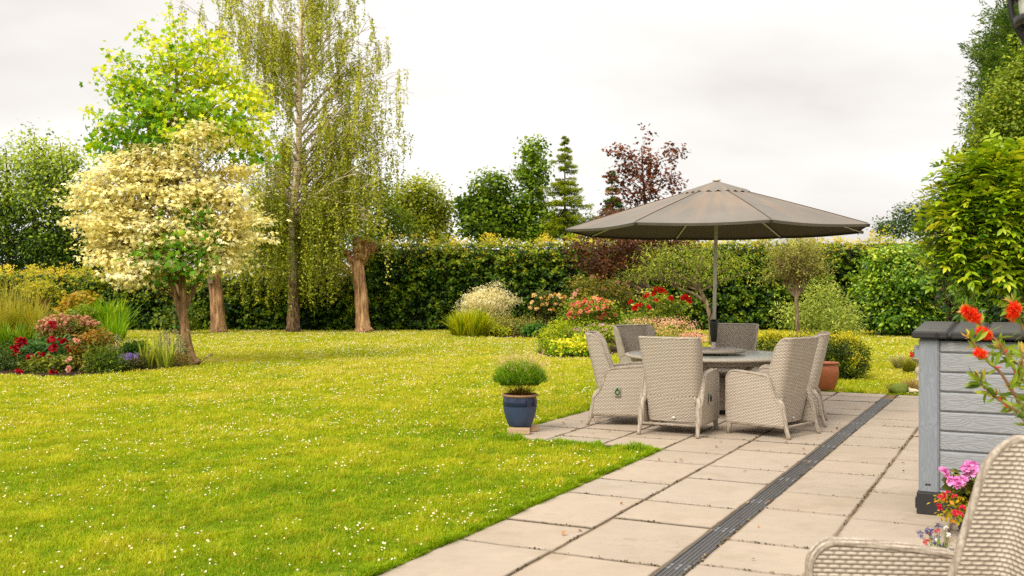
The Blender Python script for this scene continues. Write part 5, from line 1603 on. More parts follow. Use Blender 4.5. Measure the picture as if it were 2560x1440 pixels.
# ---- big rounded shrubs on the right
Z = 35.5
bush('evergreen_shrub', 'big rounded glossy green shrub on the lawn right of the olive tree', 2290, Z,
     [B(2270, 700, Z, 95, 78), B(2200, 740, Z, 55, 60), B(2340, 730, Z, 70, 70), B(2250, 790, Z, 90, 38), B(2350, 790, Z, 70, 34), B(2230, 660, Z, 50, 40), B(2310, 650, Z, 50, 30)],
     520, 30, .22, .14, T_OVAL, [(22, 50, 8), (66, 104, 18), (122, 150, 36), (180, 190, 78)], stems=14, leafm='leaf_glossy', sr=.03, cvar=.2, base_t=.45, upc=.25, shell=(.62, 1.03))
Z = 30
bush('purple_leaved_shrub', 'dark purple leaved shrub squeezed between the big green shrub and the next bush', 2405, Z, [B(2400, 730, Z, 30, 40), B(2415, 780, Z, 36, 40), B(2392, 690, Z, 24, 20)], 110, 18, .18, .10, T_OVAL, [(26, 16, 18), (52, 32, 34), (84, 54, 50)], stems=6)
Z = 22
bush('fresh_green_shrub', 'fresh green narrow leaved shrub behind the storage box lid', 2470, Z, [B(2440, 740, Z, 40, 46), B(2480, 780, Z, 60, 46), B(2540, 770, Z, 50, 40), B(2450, 690, Z, 40, 24), B(2600, 790, Z, 70, 60)], 260, 20, .15, .095, T_LANCE2, [(30, 58, 12), (70, 110, 22), (116, 150, 40), (160, 182, 70)], stems=10, cvar=.2)
Z = 17
bush('shaded_evergreen', 'dark shaded evergreen deep behind the wisteria at the right edge', 2540, Z, [B(2540, 690, Z, 80, 60), B(2620, 600, Z, 90, 160), B(2560, 760, Z, 60, 50), B(2640, 420, Z, 90, 140)], 420, 20, .2, .09, T_OVAL, [(12, 26, 6), (30, 54, 12), (60, 86, 22)], stems=10, cvar=.15, leafm='leaf_glossy')

# ---- tall conifer at the right edge
Z = 15.5
base = W(2640, 725 + F * EYE / Z, Z) * [1, 1, 0]
t, o0 = new_tree('conifer', 'tall dark feathery conifer at the right edge of the picture', base)
mb = MB(); tube(mb, [base, W(2630, 300, Z), W(2600, -60, Z)], [.16, .10, .03], 10, (1, 1, 1)); mb.build('trunk', M['bark'], t, o0, smooth=True)
mf = MB()
def feather(mf, s, d, L, n, cols, tb=.45, w=.3, sz=.055):
    d = unit(d); side = unit(np.cross(d, [0, 1.0, .2])); up = np.cross(side, d)
    f = rt.random(n); sg = rt.choice([-1, 1], n); lat = rt.random(n) * w * L * (1 - f) ** .8
    th = rt.uniform(-.6, .6, n)
    off = (side * np.cos(th)[:, None] + up * np.sin(th)[:, None]) * (sg * lat)[:, None]
    P = s + d * (f * L)[:, None] * 1.0 + off + d * (lat * .9)[:, None]
    A = d + off / (lat[:, None] + .02) * .6 + rt.normal(size=(n, 3)) * .25
    put_leaves(mf, P, rt.normal(size=(n, 3)), A, rt.uniform(.6, 1.3, n) * sz, T_LANCE, pal(tb + .25 * f - .1 + .12 * rt.normal(size=n), cols))
CON = [(20, 44, 12), (50, 78, 18), (90, 112, 28), (134, 146, 48)]
for q in range(700):
    py = rt.uniform(-80, 420)
    xl = np.interp(py, [-80, 20, 60, 100, 160, 200, 260, 300, 350, 420], [2560, 2530, 2490, 2480, 2430, 2460, 2440, 2440, 2440, 2430])
    px = xl + abs(rt.normal()) * 60 + 30; zz_ = Z + rt.uniform(-.9, .6)
    s = W(px, py, zz_); d = np.array([-1.0 + rt.normal() * .5, -.5 + rt.normal() * .6, .35 + rt.normal() * .3])
    feather(mf, s, d, rt.uniform(.25, .6), 62, CON, .42 + rt.normal() * .1)
for (px, py, L) in ((2470, 50, .5), (2440, 165, .55), (2490, 110, .5), (2460, 230, .5), (2450, 310, .4), (2480, 60, .4), (2440, 150, .4), (2450, 250, .4), (2462, 200, .45)):
    s = W(px + 55, py + 14, Z - .3)
    for q in range(3): feather(mf, s + rt.normal(size=3) * .08, np.array([-1, -.2, .35 + rt.normal() * .2]), L * rt.uniform(.7, 1.1), 60, CON, .45)
crown(mf, rt, [B(2560, 120, Z + .5, 60, 110), B(2540, 260, Z + .5, 70, 110), B(2600, 20, Z + .5, 50, 90), B(2520, 180, Z + .4, 40, 50)], 330, 26, .2, .09, T_LANCE, [(16, 38, 10), (42, 70, 16), (76, 100, 26)], droop=-.2)
mf.build('crown', M['leaf'], t, o0)

# ---- privet
Z = 12.5
base = W(2600, 725 + F * EYE / Z, Z) * [1, 1, 0]
bush('privet', 'yellow green small leaved shrub between the conifer and the wisteria', 2600, Z, [B(2490, 300, Z, 56, 60), B(2540, 230, Z, 50, 70), B(2470, 350, Z, 40, 40), B(2450, 400, Z, 40, 50), B(2560, 330, Z, 70, 70), B(2590, 170, Z, 50, 70), B(2470, 320, Z, 26, 22), B(2620, 420, Z, 90, 120), B(2590, 120, Z, 40, 50)],
     420, 24, .085, .048, T_OVAL, [(46, 70, 14), (90, 114, 28), (134, 148, 50), (172, 176, 84)], stems=20, cvar=.16, base_t=.5, droop=-.2, sr=.015)

# ---- wisteria
Z = 9.3
base = W(2640, 725 + F * EYE / Z, Z) * [1, 1, 0]
t, o0 = new_tree('wisteria', 'large wisteria with long drooping bright green leaves hanging in at the right', base)
mb = MB(); m1 = stem_tube(mb, [base, W(2620, 900, Z), W(2570, 760, Z), W(2580, 640, Z), W(2560, 520, Z), W(2530, 430, Z)], .07, .03, 24, 9, rough=.1)
mf = MB()
WIS = [(30, 62, 10), (78, 112, 16), (130, 152, 26), (176, 180, 46), (198, 190, 70)]
bl = [B(2490, 470, Z, 100, 75), B(2440, 520, Z, 85, 70), B(2520, 560, Z, 90, 80), B(2400, 570, Z, 60, 60), B(2450, 620, Z, 80, 60), B(2540, 640, Z, 70, 55), B(2570, 430, Z, 70, 60), B(2430, 420, Z, 40, 26), B(2600, 540, Z, 90, 120), B(2480, 400, Z, 55, 30)]
wgt = np.array([r[0] * r[2] for _, r in bl]); wgt /= wgt.sum()
nl = 2300
which = rt.choice(len(bl), nl, p=wgt); d = unit(rt.normal(size=(nl, 3)) + [0, -.5, 0]); rho = .45 + .55 * rt.random(nl) ** .6
PC = np.array([bl[i][0] for i in which]) + np.array([bl[i][1] for i in which]) * d * rho[:, None]
for i in range(nl):
    s = PC[i]; L = rt.uniform(.17, .30)
    a = unit(d[i] * [.8, .6, .3] + rt.normal(size=3) * .45 + [-.25, -.2, -.15])
    npair = 5; ts_ = np.linspace(.2, 1, npair)
    dr_ = rt.uniform(.25, .6)
    pts = s + a * (ts_ * L)[:, None] - np.array([0, 0, 1]) * (ts_ ** 2 * L * dr_)[:, None]
    side = unit(np.cross(a, [0, 0, 1.0]) + rt.normal(size=3) * .15)
    nrm = unit(np.cross(side, a) * np.sign(np.cross(side, a)[2] + 1e-6) + rt.normal(size=3) * .15)
    dwn = a - np.array([0, 0, dr_ * 1.2])
    Pp = np.concatenate([pts, pts, pts[-1:]]); Aa = np.concatenate([np.tile(side * 1.0 + dwn * .75, (npair, 1)), np.tile(-side * 1.0 + dwn * .75, (npair, 1)), dwn[None]])
    Aa = Aa + [0, 0, -.25] + rt.normal(size=Aa.shape) * .12
    m_ = len(Pp)
    tt = .40 + .22 * d[i][2] + .15 * rt.normal() + .06 * rt.normal(size=m_) + .12 * (rho[i] - .7)
    if rt.random() < .02: tt = tt * 0 + .98
    put_leaves(mf, Pp, np.tile(nrm, (m_, 1)) + rt.normal(size=(m_, 3)) * .15, Aa, L * .34 * rt.uniform(.8, 1.15, m_), T_LEAFLET, pal(tt, WIS))
limbs(mb, rt, m1, PC[rt.random(nl) < .05], .03, .006, (1, 1, 1), lo=.4)
mf.build('crown', M['leaf_glossy'], t, o0); mb.build('trunk', M['bark_grey'], t, o0, smooth=True)

# ------------------------------------------------------------------ flowers
def bloom_mesh(cols, n=22, T=T_PETAL, open_=.7, sz=.85, name='bloom'):
    mb = MB()
    k = np.arange(n); zc = 1 - 1.5 * (k + .5) / n; a = k * 2.39996
    d = np.stack([np.sqrt(1 - zc ** 2) * np.cos(a), np.sqrt(1 - zc ** 2) * np.sin(a), zc], 1)
    P = d * .25
    N = d * .5 + np.array([0, 0, .6]) + .2 * rt.normal(size=(n, 3)); A = d * open_ + np.array([0, 0, .35]) + .2 * rt.normal(size=(n, 3))
    put_leaves(mb, P, N, A, sz * (1 + .1 * rt.normal(size=n)), T, pal(.5 - .35 * (zc - .3) + .15 * rt.normal(size=n), cols, 1.1))
    return mb.build(name, M['petal'], link=False).data


def add_blooms(t, base, datas, pts, r, name='bloom', tilt=.5):
    for p in pts:
        o = bpy.data.objects.new(name, datas[rt.integers(len(datas))]); COL.objects.link(o); o.parent = t
        o.location = tuple(np.asarray(p) - base); s = r * rt.uniform(.75, 1.2); o.scale = (s, s, s)
        o.rotation_euler = (.35 + rt.normal() * tilt, rt.normal() * tilt, rt.uniform(0, 6.28))


def shell_pts(blobs, n, front=.4, top=.5):
    out = []
    w = np.array([r[0] * r[2] for _, r in blobs]); w /= w.sum()
    for _ in range(n):
        c, r = blobs[rt.choice(len(blobs), p=w)]
        d = unit(rt.normal(size=3) + [0, -front, top]); out.append(c + r * d * rt.uniform(.9, 1.05))
    return np.array(out)


RED = [bloom_mesh([(196, 20, 22), (222, 34, 34), (236, 60, 48)]) for _ in range(2)]
CRIM = [bloom_mesh([(120, 6, 24), (168, 12, 30), (206, 34, 46)]) for _ in range(2)]
PEACH = [bloom_mesh([(232, 166, 70), (246, 198, 104), (250, 222, 154)]), bloom_mesh([(240, 186, 104), (250, 214, 146), (252, 232, 190)])]
CORAL = [bloom_mesh([(228, 104, 80), (242, 142, 110), (248, 180, 150)]), bloom_mesh([(234, 126, 90), (246, 166, 124), (250, 196, 164)]), bloom_mesh([(230, 96, 92), (242, 128, 114), (248, 166, 152)])]
BLUSH = [bloom_mesh([(232, 150, 128), (244, 184, 160), (250, 214, 196)])]
PINK = [bloom_mesh([(206, 104, 172), (224, 138, 196), (240, 180, 220)], 34) for _ in range(2)]

# ---- right bed
ROSE = [(40, 66, 14), (84, 112, 26), (130, 148, 46), (170, 172, 70)]
bush('grass_clump', 'bright yellow green fine grass like clump at the left end of the rose bed', 1175, 35, [B(1172, 812, 35, 38, 18)], 30, 10, .1, .07, T_NEEDLE, [(70, 96, 10), (130, 150, 16)], 'plant', stems=0)
gcl = COL.objects[-1].parent if False else None
t = [o for o in COL.objects if o.name.startswith('grass_clump') and o.parent is None][-1]
mb = MB()
for q in range(11): blades(mb, rt, W(1140 + q * 6.6 + rt.normal() * 2, 845, 35 + rt.normal() * .3) * [1, 1, 0], 130, .95 * (1 - .3 * abs(q - 5.5) / 5.5), .55, .022, [(70, 100, 8), (126, 148, 12), (176, 178, 22), (206, 196, 40)], .18, .5)
mb.build('blade', M['leaf'], t, np.array(t.location)).__setitem__('kind', 'stuff')

Z = 37
t, bs = bush('variegated_dogwood', 'airy cream and white leaved shrub in front of the dark hedge', 1222, Z,
     [B(1215, 755, Z, 55, 26), B(1180, 765, Z, 36, 18), B(1255, 750, Z, 34, 20), B(1205, 722, Z, 12, 20), B(1245, 715, Z, 14, 18), B(1165, 782, Z, 26, 10), B(1230, 775, Z, 40, 16), B(1280, 755, Z, 22, 8), B(1225, 735, Z, 34, 18), B(1200, 745, Z, 40, 18)],
     240, 20, .15, .085, T_LANCE, [(150, 142, 96), (206, 196, 142), (236, 226, 184), (246, 240, 216)], stems=16, cvar=.12, base_t=.55, stemcol=(58, 40, 36), flatten=.35, gain=1.1)
Z = 36
bush('ladys_mantle', 'lime yellow frothy ground plant in front of the bright grass clump', 1205, 35.3, [B(1200, 822, 35.3, 44, 14), B(1170, 828, 35.3, 20, 10), B(1245, 828, 35.3, 22, 9)], 110, 18, .12, .07, T_WIDE, [(92, 112, 12), (150, 158, 24), (196, 190, 44)], 'plant', stems=0, base_t=.5)
bush('green_perennial', 'soft grey green wispy perennial patch with tiny pink flowers below the cream shrub', 1290, 36, [B(1262, 815, 36, 38, 20), B(1305, 818, 36, 38, 16), B(1335, 820, 36, 22, 14)], 170, 18, .13, .085, T_LANCE, [(74, 92, 26), (116, 128, 50), (156, 156, 84), (186, 164, 130)], 'plant', stems=0, droop=-.6, flatten=1.2)
bush('coral_bells', 'low dark green rounded leafy plant near the front left of the rose bed', 1342, 34.2, [B(1342, 826, 34.2, 24, 12)], 60, 15, .12, .10, T_WIDE, [(30, 66, 24), (56, 100, 36), (96, 134, 56)], 'plant', stems=0)
Z = 36.5
bl = [B(1370, 745, Z, 38, 16), B(1395, 765, Z, 26, 16), B(1345, 765, Z, 18, 12), B(1380, 780, Z, 30, 14)]
t, bs = bush('peach_rose', 'leggy rose bush with pale peach and apricot blooms before the hedge', 1365, Z, bl, 90, 14, .14, .10, T_OVAL, [(36, 52, 14), (76, 92, 30), (120, 124, 50)], stems=12, sr=.02)
pk = [(1335, 738), (1330, 756), (1325, 770), (1360, 742), (1368, 748), (1378, 740), (1386, 736), (1396, 738), (1402, 744), (1412, 742), (1357, 762), (1366, 760), (1390, 760), (1402, 763), (1375, 775), (1383, 776), (1397, 786), (1342, 772), (1355, 744), (1410, 756)]
add_blooms(t, bs, PEACH, [W(x, y, Z - .5) for x, y in pk], .085)
Z = 35.5
bl = [B(1500, 735, Z, 60, 36), B(1455, 715, Z, 32, 22), B(1550, 740, Z, 40, 30), B(1500, 705, Z, 34, 14), B(1475, 750, Z, 44, 34), B(1530, 770, Z, 40, 30)]
t, bs = bush('tall_pink_rose', 'tall bushy rose with olive leaves and a few blush pink blooms, behind the coral bush', 1505, Z, bl, 230, 19, .17, .085, T_OVAL, [(52, 70, 18), (98, 106, 34), (142, 138, 58), (176, 150, 84)], stems=14)
add_blooms(t, bs, BLUSH, [W(x, y, Z - 1.0) for x, y in [(1490, 692), (1510, 695), (1545, 705), (1560, 708), (1572, 703), (1510, 722), (1595, 720), (1437, 735), (1430, 745), (1432, 760), (1598, 730), (1480, 690), (1570, 712), (1445, 725)]], .075)
Z = 31.5
bl = [B(1475, 775, Z, 56, 32), B(1430, 795, Z, 28, 22), B(1515, 780, Z, 30, 30), B(1475, 815, Z, 60, 26)]
t, bs = bush('coral_rose', 'dense low rose bush smothered in coral pink blooms', 1475, Z, bl, 170, 18, .15, .085, T_OVAL, ROSE, stems=10)
pts = shell_pts([B(1475, 775, Z, 56, 32), B(1432, 792, Z, 24, 20), B(1515, 778, Z, 26, 28)], 84, 1.1, .6)
add_blooms(t, bs, CORAL, pts, .07)
Z = 31
bl = [B(1640, 775, Z, 46, 34), B(1600, 800, Z, 40, 26), B(1680, 770, Z, 34, 28), B(1635, 740, Z, 30, 18), B(1610, 820, Z, 60, 20)]
t, bs = bush('red_rose', 'open rose bush with scarlet blooms left of the parasol pole', 1635, Z, bl, 140, 13, .17, .095, T_OVAL, ROSE + [(200, 190, 110)], stems=16, sr=.014)
pk = [(1577, 754), (1586, 770), (1592, 764), (1600, 762), (1612, 742), (1618, 738), (1634, 735), (1638, 722), (1655, 725), (1660, 728), (1664, 733), (1678, 745), (1706, 745), (1712, 742), (1720, 748), (1724, 753), (1590, 772), (1648, 724), (1640, 750), (1622, 768), (1716, 741)]
add_blooms(t, bs, RED, [W(x, y, Z - .9) for x, y in pk], .085)
mb = MB()
for x, y in ((1715, 748), (1678, 748), (1660, 728), (1620, 742), (1580, 756)):
    p = W(x, y, Z - .8); tube(mb, bez(W(1645, 815, Z), W((1645 + x) / 2, (800 + y) / 2 - 8, Z - .5), p, 7), [.014, .012, .011, .010, .008, .007, .005], 5, lin((110, 120, 50)), cap=False)
mb.build('cane', M['stem'], t, bs)
Z = 26.2
bush('lime_shrub', 'lime green rounded feathery plant at the front edge of the rose bed', 1385, Z, [B(1375, 850, Z, 34, 32), B(1395, 825, Z, 26, 24), B(1365, 872, Z, 24, 14), B(1412, 812, Z, 18, 14)], 130, 20, .09, .06, T_LANCE, [(72, 104, 10), (120, 146, 14), (168, 176, 26), (206, 196, 50)], stems=0, upc=.2, cvar=.16)
bush('ladys_mantle', 'lime green scalloped leaf plant against the back of the left armchairs', 1440, 24.6, [B(1430, 872, 24.6, 46, 16), B(1470, 865, 24.6, 30, 18), B(1410, 880, 24.6, 24, 8)], 150, 15, .11, .085, T_WIDE, [(72, 112, 14), (130, 156, 22), (184, 186, 40), (210, 196, 60)], 'plant', stems=0, base_t=.5)
Z = 27.5
t, bs = bush('campion', 'hazy drift of tiny pink flowers on thin stems behind the table chairs', 1650, Z, [B(1620, 835, Z, 70, 30), B(1690, 835, Z, 56, 28), B(1650, 850, Z, 90, 20), B(1740, 862, Z, 40, 16), B(1560, 850, Z, 40, 20)], 280, 16, .12, .09, T_NEEDLE, [(110, 124, 30), (156, 158, 50), (190, 180, 84)], 'plant', stems=0, droop=-1.0, flatten=1.3, base_t=.5)
mb = MB()
n = 1500; bl = [B(1620, 815, Z, 76, 22), B(1690, 820, Z, 60, 26), B(1730, 845, Z, 40, 14)]
wch = rt.integers(0, 3, n); d = unit(rt.normal(size=(n, 3)) + [0, -.4, .6]); P = np.array([bl[i][0] for i in wch]) + np.array([bl[i][1] for i in wch]) * d * rt.uniform(.6, 1.15, (n, 1))
put_leaves(mb, P, rt.normal(size=(n, 3)) + [0, -1, .5], rt.normal(size=(n, 3)), .034, T_WIDE, pal(rt.random(n), [(206, 132, 150), (226, 166, 176), (240, 200, 200)]))
tag(mb.build('flower_head', M['petal'], t, bs), kind='stuff')
t, bs = bush('pink_geranium', 'sprawling green plant dotted with mauve pink flowers left of the armchairs', 1465, 26.6, [B(1450, 838, 26.6, 44, 14), B(1500, 832, 26.6, 40, 16)], 110, 15, .11, .075, T_WIDE, [(84, 108, 24), (130, 146, 44), (170, 172, 76)], 'plant', stems=0)
add_blooms(t, bs, [bloom_mesh([(196, 130, 160), (220, 164, 190), (236, 200, 210)], 12)], shell_pts([B(1450, 834, 26.6, 44, 14), B(1500, 826, 26.6, 44, 16)], 60, .8, .9), .03, 'bloom')
bush('meadow_perennial', 'fresh green upright perennial at the foot of the red rose', 1590, 30.2, [B(1575, 822, 30.2, 26, 26), B(1600, 815, 30.2, 20, 22), B(1670, 815, 30.2, 18, 22)], 100, 16, .10, .08, T_LANCE, [(58, 96, 14), (100, 140, 24), (146, 168, 44)], 'plant', stems=0, droop=-.4, flatten=1.2)

# ---- box hedge cushion near the table
Z = 18.6
bush('box_hedge', 'low clipped box hedge block with yellow tips behind the table', 2050, Z, [(UV(19.1 + 0 * k, -2.9 + .33 * k) * [1, 1, 0] + [0, 0, .36], np.array([.42, .42, .42])) for k in range(-4, 1)],
     640, 34, .05, .036, T_OVAL, [(30, 46, 8), (72, 92, 14), (140, 144, 22), (196, 180, 40)], 'hedge', stems=20, leafm='leaf', zfun=lambda P: .55 * np.clip((P[:, 2] - .62) / .25, -.25, .6), base_t=.34, flatten=.9, shell=(.8, 1.0), sr=.008, base_w=.2)

# ---- left bed
Z = 26
t, bs = bush('ornamental_grass', 'tall golden feathery ornamental grass at the left edge', 45, Z, [B(40, 850, Z, 50, 30)], 20, 8, .2, .12, T_NEEDLE, [(110, 120, 30), (150, 140, 50)], 'grass', stems=0)
mb = MB()
for q in range(10): blades(mb, rt, W(-15 + q * 13, 725 + F * EYE / Z, Z + rt.normal() * .3) * [1, 1, 0], 150, 1.15, .75, .014, [(96, 120, 16), (146, 148, 30), (190, 170, 60)], .14, .5)
for q in range(5): blades(mb, rt, W(-10 + q * 22, 725 + F * EYE / Z, Z + rt.normal() * .3) * [1, 1, 0], 70, 1.85, .75, .010, [(130, 128, 44), (164, 156, 70), (190, 176, 100)], .10, .6, tdark=.8)
tag(mb.build('blade', M['leaf'], t, bs), kind='stuff')
Z = 24
t, bs = bush('iris_leaves', 'bright green upright sword leaf clump in front of the golden grass', 30, Z, [B(30, 870, Z, 40, 20)], 10, 8, .1, .1, T_LANCE, [(70, 110, 20), (110, 140, 30)], 'plant', stems=0)
mb = MB()
for q in range(7): blades(mb, rt, W(-12 + q * 14, 725 + F * EYE / Z, Z) * [1, 1, 0], 42, .72, .30, .028, [(60, 104, 14), (104, 140, 24), (150, 166, 40)], .12, .35)
tag(mb.build('blade', M['leaf'], t, bs), kind='stuff')
Z = 33
t, bs = bush('montbretia', 'fountain of bright green arching sword leaves near the far end of the left bed', 275, Z, [B(270, 830, Z, 30, 14)], 10, 8, .1, .1, T_LANCE, [(70, 116, 14), (110, 150, 24)], 'plant', stems=0)
mb = MB()
for q in range(8): blades(mb, rt, W(238 + q * 9, 725 + F * EYE / Z, Z + rt.normal() * .2) * [1, 1, 0], 62, 1.15, .65, .03, [(74, 122, 10), (118, 156, 16), (160, 180, 30)], .14, .45)
blades(mb, rt, W(280, 852, 31) * [1, 1, 0], 120, .7, .25, .028, [(74, 126, 14), (116, 160, 20), (160, 184, 40)], .35, .3)
tag(mb.build('blade', M['leaf'], t, bs), kind='stuff')
Z = 35
bush('orange_leaved_shrub', 'shrub with coppery orange young leaves against the low hedge', 195, Z, [B(192, 762, Z, 26, 24), B(178, 772, Z, 16, 18), B(208, 745, Z, 24, 12)], 80, 8, .16, .12, T_WIDE, [(116, 112, 26), (158, 136, 40), (180, 160, 66), (160, 104, 50)], stems=8)
bush('green_shrub', 'olive green shrub just below the coppery orange leaves', 212, 33, [B(210, 790, 33, 36, 22), B(235, 800, 33, 26, 16)], 90, 16, .14, .11, T_OVAL, [(66, 92, 18), (112, 132, 36), (150, 156, 60)], stems=6)
Z = 36
t, bs = bush('bare_stemmed_shrub', 'upright shrub of bare tan stems topped with yellow green leaves by the low hedge', 110, Z, [B(105, 725, Z, 36, 16), B(85, 715, Z, 18, 10)], 70, 12, .16, .11, T_OVAL, [(96, 110, 24), (150, 148, 44), (186, 174, 70)], stems=0)
mb = MB()
for q in range(15):
    e = W(rt.uniform(82, 138), rt.uniform(728, 745), Z); s = W(112 + rt.normal() * 8, 836, Z) * [1, 1, 0]; tube(mb, bez(s, (s + e) / 2 + [rt.normal() * .06, 0, .1], e, 6), .02, 5, lin((168, 128, 74)), cap=False)
mb.build('stem', M['stem'], t, bs)
Z = 23.5
bl = [B(170, 815, Z, 66, 22), B(130, 825, Z, 34, 16), B(215, 828, Z, 34, 20), B(175, 840, Z, 60, 18)]
t, bs = bush('pink_flowering_shrub', 'rounded shrub covered with dusty pink flower clusters above the red peonies', 175, Z, bl, 200, 13, .10, .07, T_OVAL, [(60, 72, 20), (110, 112, 40), (150, 140, 66)], stems=10)
mbm = MB(); nq = 44; dd = unit(rt.normal(size=(nq, 3))); put_leaves(mbm, dd * .8, dd, rt.normal(size=(nq, 3)), .75, T_WIDE, pal(.5 * rt.random(nq) + .25 + .3 * dd[:, 2], [(140, 94, 88), (178, 128, 120), (204, 160, 148)]))
cl_d = mbm.build('flower_cluster', M['petal'], link=False).data
add_blooms(t, bs, [cl_d], shell_pts([B(170, 812, Z, 66, 26), B(128, 824, Z, 36, 16), B(218, 820, Z, 34, 22)], 99, 1.0, .7), .054, 'flower_cluster', .3)
Z = 21
bl = [B(140, 880, Z, 70, 30), B(90, 885, Z, 44, 26), B(170, 905, Z, 40, 18), B(110, 905, Z, 60, 14)]
t, bs = bush('peony', 'dark leaved peony bush with large crimson flowers in the left bed', 130, Z, bl, 150, 11, .13, .17, T_LANCE2, [(18, 44, 14), (38, 78, 26), (74, 112, 44)], 'plant', stems=8, leafm='leaf_glossy', out=.9)
pk = [(50, 855), (42, 866), (36, 872), (38, 880), (56, 850), (46, 848), (78, 893), (112, 890), (118, 895), (127, 850), (131, 870), (152, 852), (163, 851), (130, 811), (172, 868), (178, 872), (220, 882), (44, 878), (106, 886), (60, 856), (82, 898)]
add_blooms(t, bs, CRIM, [W(x, y, Z - .75) for x, y in pk], .092)
add_blooms(t, bs, CRIM, [W(48, 928, 19.6), W(52, 931, 19.5), W(132, 932, 19.4), W(138, 931, 19.4)], .085)
Z = 20.3
bush('lavender_bush', 'grey green bushy lavender at the lower left edge of the bed', 20, Z, [B(20, 905, Z, 44, 24), B(-20, 900, Z, 40, 24)], 110, 20, .09, .07, T_LANCE, [(34, 60, 22), (66, 92, 34), (100, 116, 60)], 'plant', stems=0, droop=-.6, flatten=1.2)
Z = 19.9
bush('low_rose', 'low green rose with small leaves and pale pink buds at the bed front', 110, Z, [B(100, 915, Z, 36, 14), B(150, 905, Z, 26, 18), B(120, 925, Z, 46, 8)], 90, 14, .09, .07, T_OVAL, [(54, 70, 18), (96, 110, 34), (140, 140, 56)], stems=4)
t = [o for o in COL.objects if o.name.startswith('low_rose') and o.parent is None][-1]
add_blooms(t, np.array(t.location), BLUSH, [W(x, y, Z - .5) for x, y in [(168, 902), (175, 896), (172, 920), (170, 925), (187, 848), (192, 852)]], .05)
bush('brown_leaved_rose', 'leggy olive brown leaved rose bush at the right of the crimson peonies', 228, 20.4, [B(225, 870, 20.4, 34, 28), B(215, 905, 20.4, 24, 24), B(240, 850, 20.4, 24, 22)], 130, 15, .10, .07, T_OVAL, [(60, 64, 16), (104, 96, 30), (146, 124, 50), (166, 100, 50)], stems=12, sr=.009)
bush('green_perennial', 'dark green fine leaved perennial between the brown rose and the purple flowers', 255, 19.8, [B(250, 905, 19.8, 34, 22), B(285, 912, 19.8, 20, 16)], 100, 17, .09, .08, T_LANCE, [(44, 70, 14), (80, 104, 26), (124, 136, 48)], 'plant', stems=0, droop=-.6, flatten=1.2)
Z = 21.5
def spikes(name, label, px0, px1, n, Z, h, cols, hcols):
    base = W((px0 + px1) / 2, 725 + F * EYE / Z, Z) * [1, 1, 0]
    t = thing(name, label, 'plant', base)
    mb = MB(); crown(mb, rt, [B((px0 + px1) / 2, 725 + F * (EYE - h * .25) / Z, Z, (px1 - px0) / 2, h * .28 * F / Z)], 60, 13, .08, .10, T_LANCE2, cols, droop=-.3)
    mb.build('foliage', M['leaf'], t, base)
    mb = MB()
    for q in range(n):
        s = W(rt.uniform(px0, px1), 725 + F * EYE / Z, Z + rt.normal() * .2) * [1, 1, 0]; hh = h * rt.uniform(.65, 1.1); e = s + [rt.normal() * .06, rt.normal() * .06, hh]
        tube(mb, [s, e], [.006, .005], 4, lin(cols[1]), cap=False)
        m_ = 46; f = rt.uniform(.45, 1, m_); P = s + (e - s) * f[:, None] + rt.normal(size=(m_, 3)) * [.012, .012, .008]
        put_leaves(mb, P, rt.normal(size=(m_, 3)), rt.normal(size=(m_, 3)) + [0, 0, .6], .034, T_OVAL, pal(rt.random(m_), hcols))
    mb.build('flower_spike', M['leaf'], t, base)
SIL = [(126, 128, 100), (166, 160, 140), (196, 186, 176)]
spikes('lambs_ear', 'silvery woolly flower spikes of lambs ear left of the purple flowers', 262, 305, 20, 21.5, .62, [(96, 110, 70), (140, 146, 110), (170, 170, 140)], SIL)
spikes('lambs_ear', 'silvery woolly flower spikes of lambs ear right beside the maple trunk', 400, 462, 34, 21.3, .70, [(96, 110, 64), (136, 142, 100), (166, 166, 130)], SIL)
bush('dark_foliage_clump', 'small clump of dark pointed green leaves behind the purple flowers', 338, 21.6, [B(338, 872, 21.6, 24, 12)], 50, 12, .08, .10, T_LANCE2, [(30, 62, 14), (58, 92, 24), (100, 128, 44)], 'plant', stems=0, droop=-.5)
Z = 20.4
t, bs = bush('purple_flower_mound', 'low dark mound topped with small lilac purple flowers', 325, Z, [B(325, 905, Z, 34, 16)], 90, 16, .07, .05, T_LANCE, [(40, 50, 20), (72, 78, 36), (110, 104, 60)], 'plant', stems=0, droop=-.5)
add_blooms(t, bs, [bloom_mesh([(112, 92, 150), (142, 122, 180), (176, 156, 206)], 12, T_LANCE)], shell_pts([B(325, 900, Z, 34, 15)], 80, .9, 1.2), .05)
t = thing('iris', 'pale green sword shaped iris leaves at the foot of the maple', 'plant', W(395, 725 + F * EYE / 20.6, 20.6) * [1, 1, 0]); mb = MB()
for q in range(9): blades(mb, rt, W(358 + q * 8.6, 725 + F * EYE / 20.6, 20.6 + rt.normal() * .15) * [1, 1, 0], 13, .50, .16, .034, [(104, 130, 34), (150, 160, 60), (180, 180, 90)], .05, .3)
mb.build('blade', M['leaf'], t, np.array(t.location))
bush('brown_tuft', 'dry brown wispy tuft against the base of the maple trunk', 445, 21, [B(445, 898, 21, 24, 14)], 50, 14, .07, .08, T_NEEDLE, [(96, 78, 40), (136, 110, 66), (150, 140, 90)], 'plant', stems=0, droop=-.8)
t = thing('leaning_stalk', 'single grey woolly stalk leaning out over the lawn beside the maple trunk', 'plant', G(498, 908)); mb = MB(); o0 = np.array(t.location)
tube(mb, bez(G(497, 910), W(515, 893, 21.3), W(533, 884, 21.3), 8), .010, 5, lin((150, 140, 116))); P = bez(G(497, 910), W(515, 893, 21.3), W(533, 884, 21.3), 40)[18:]
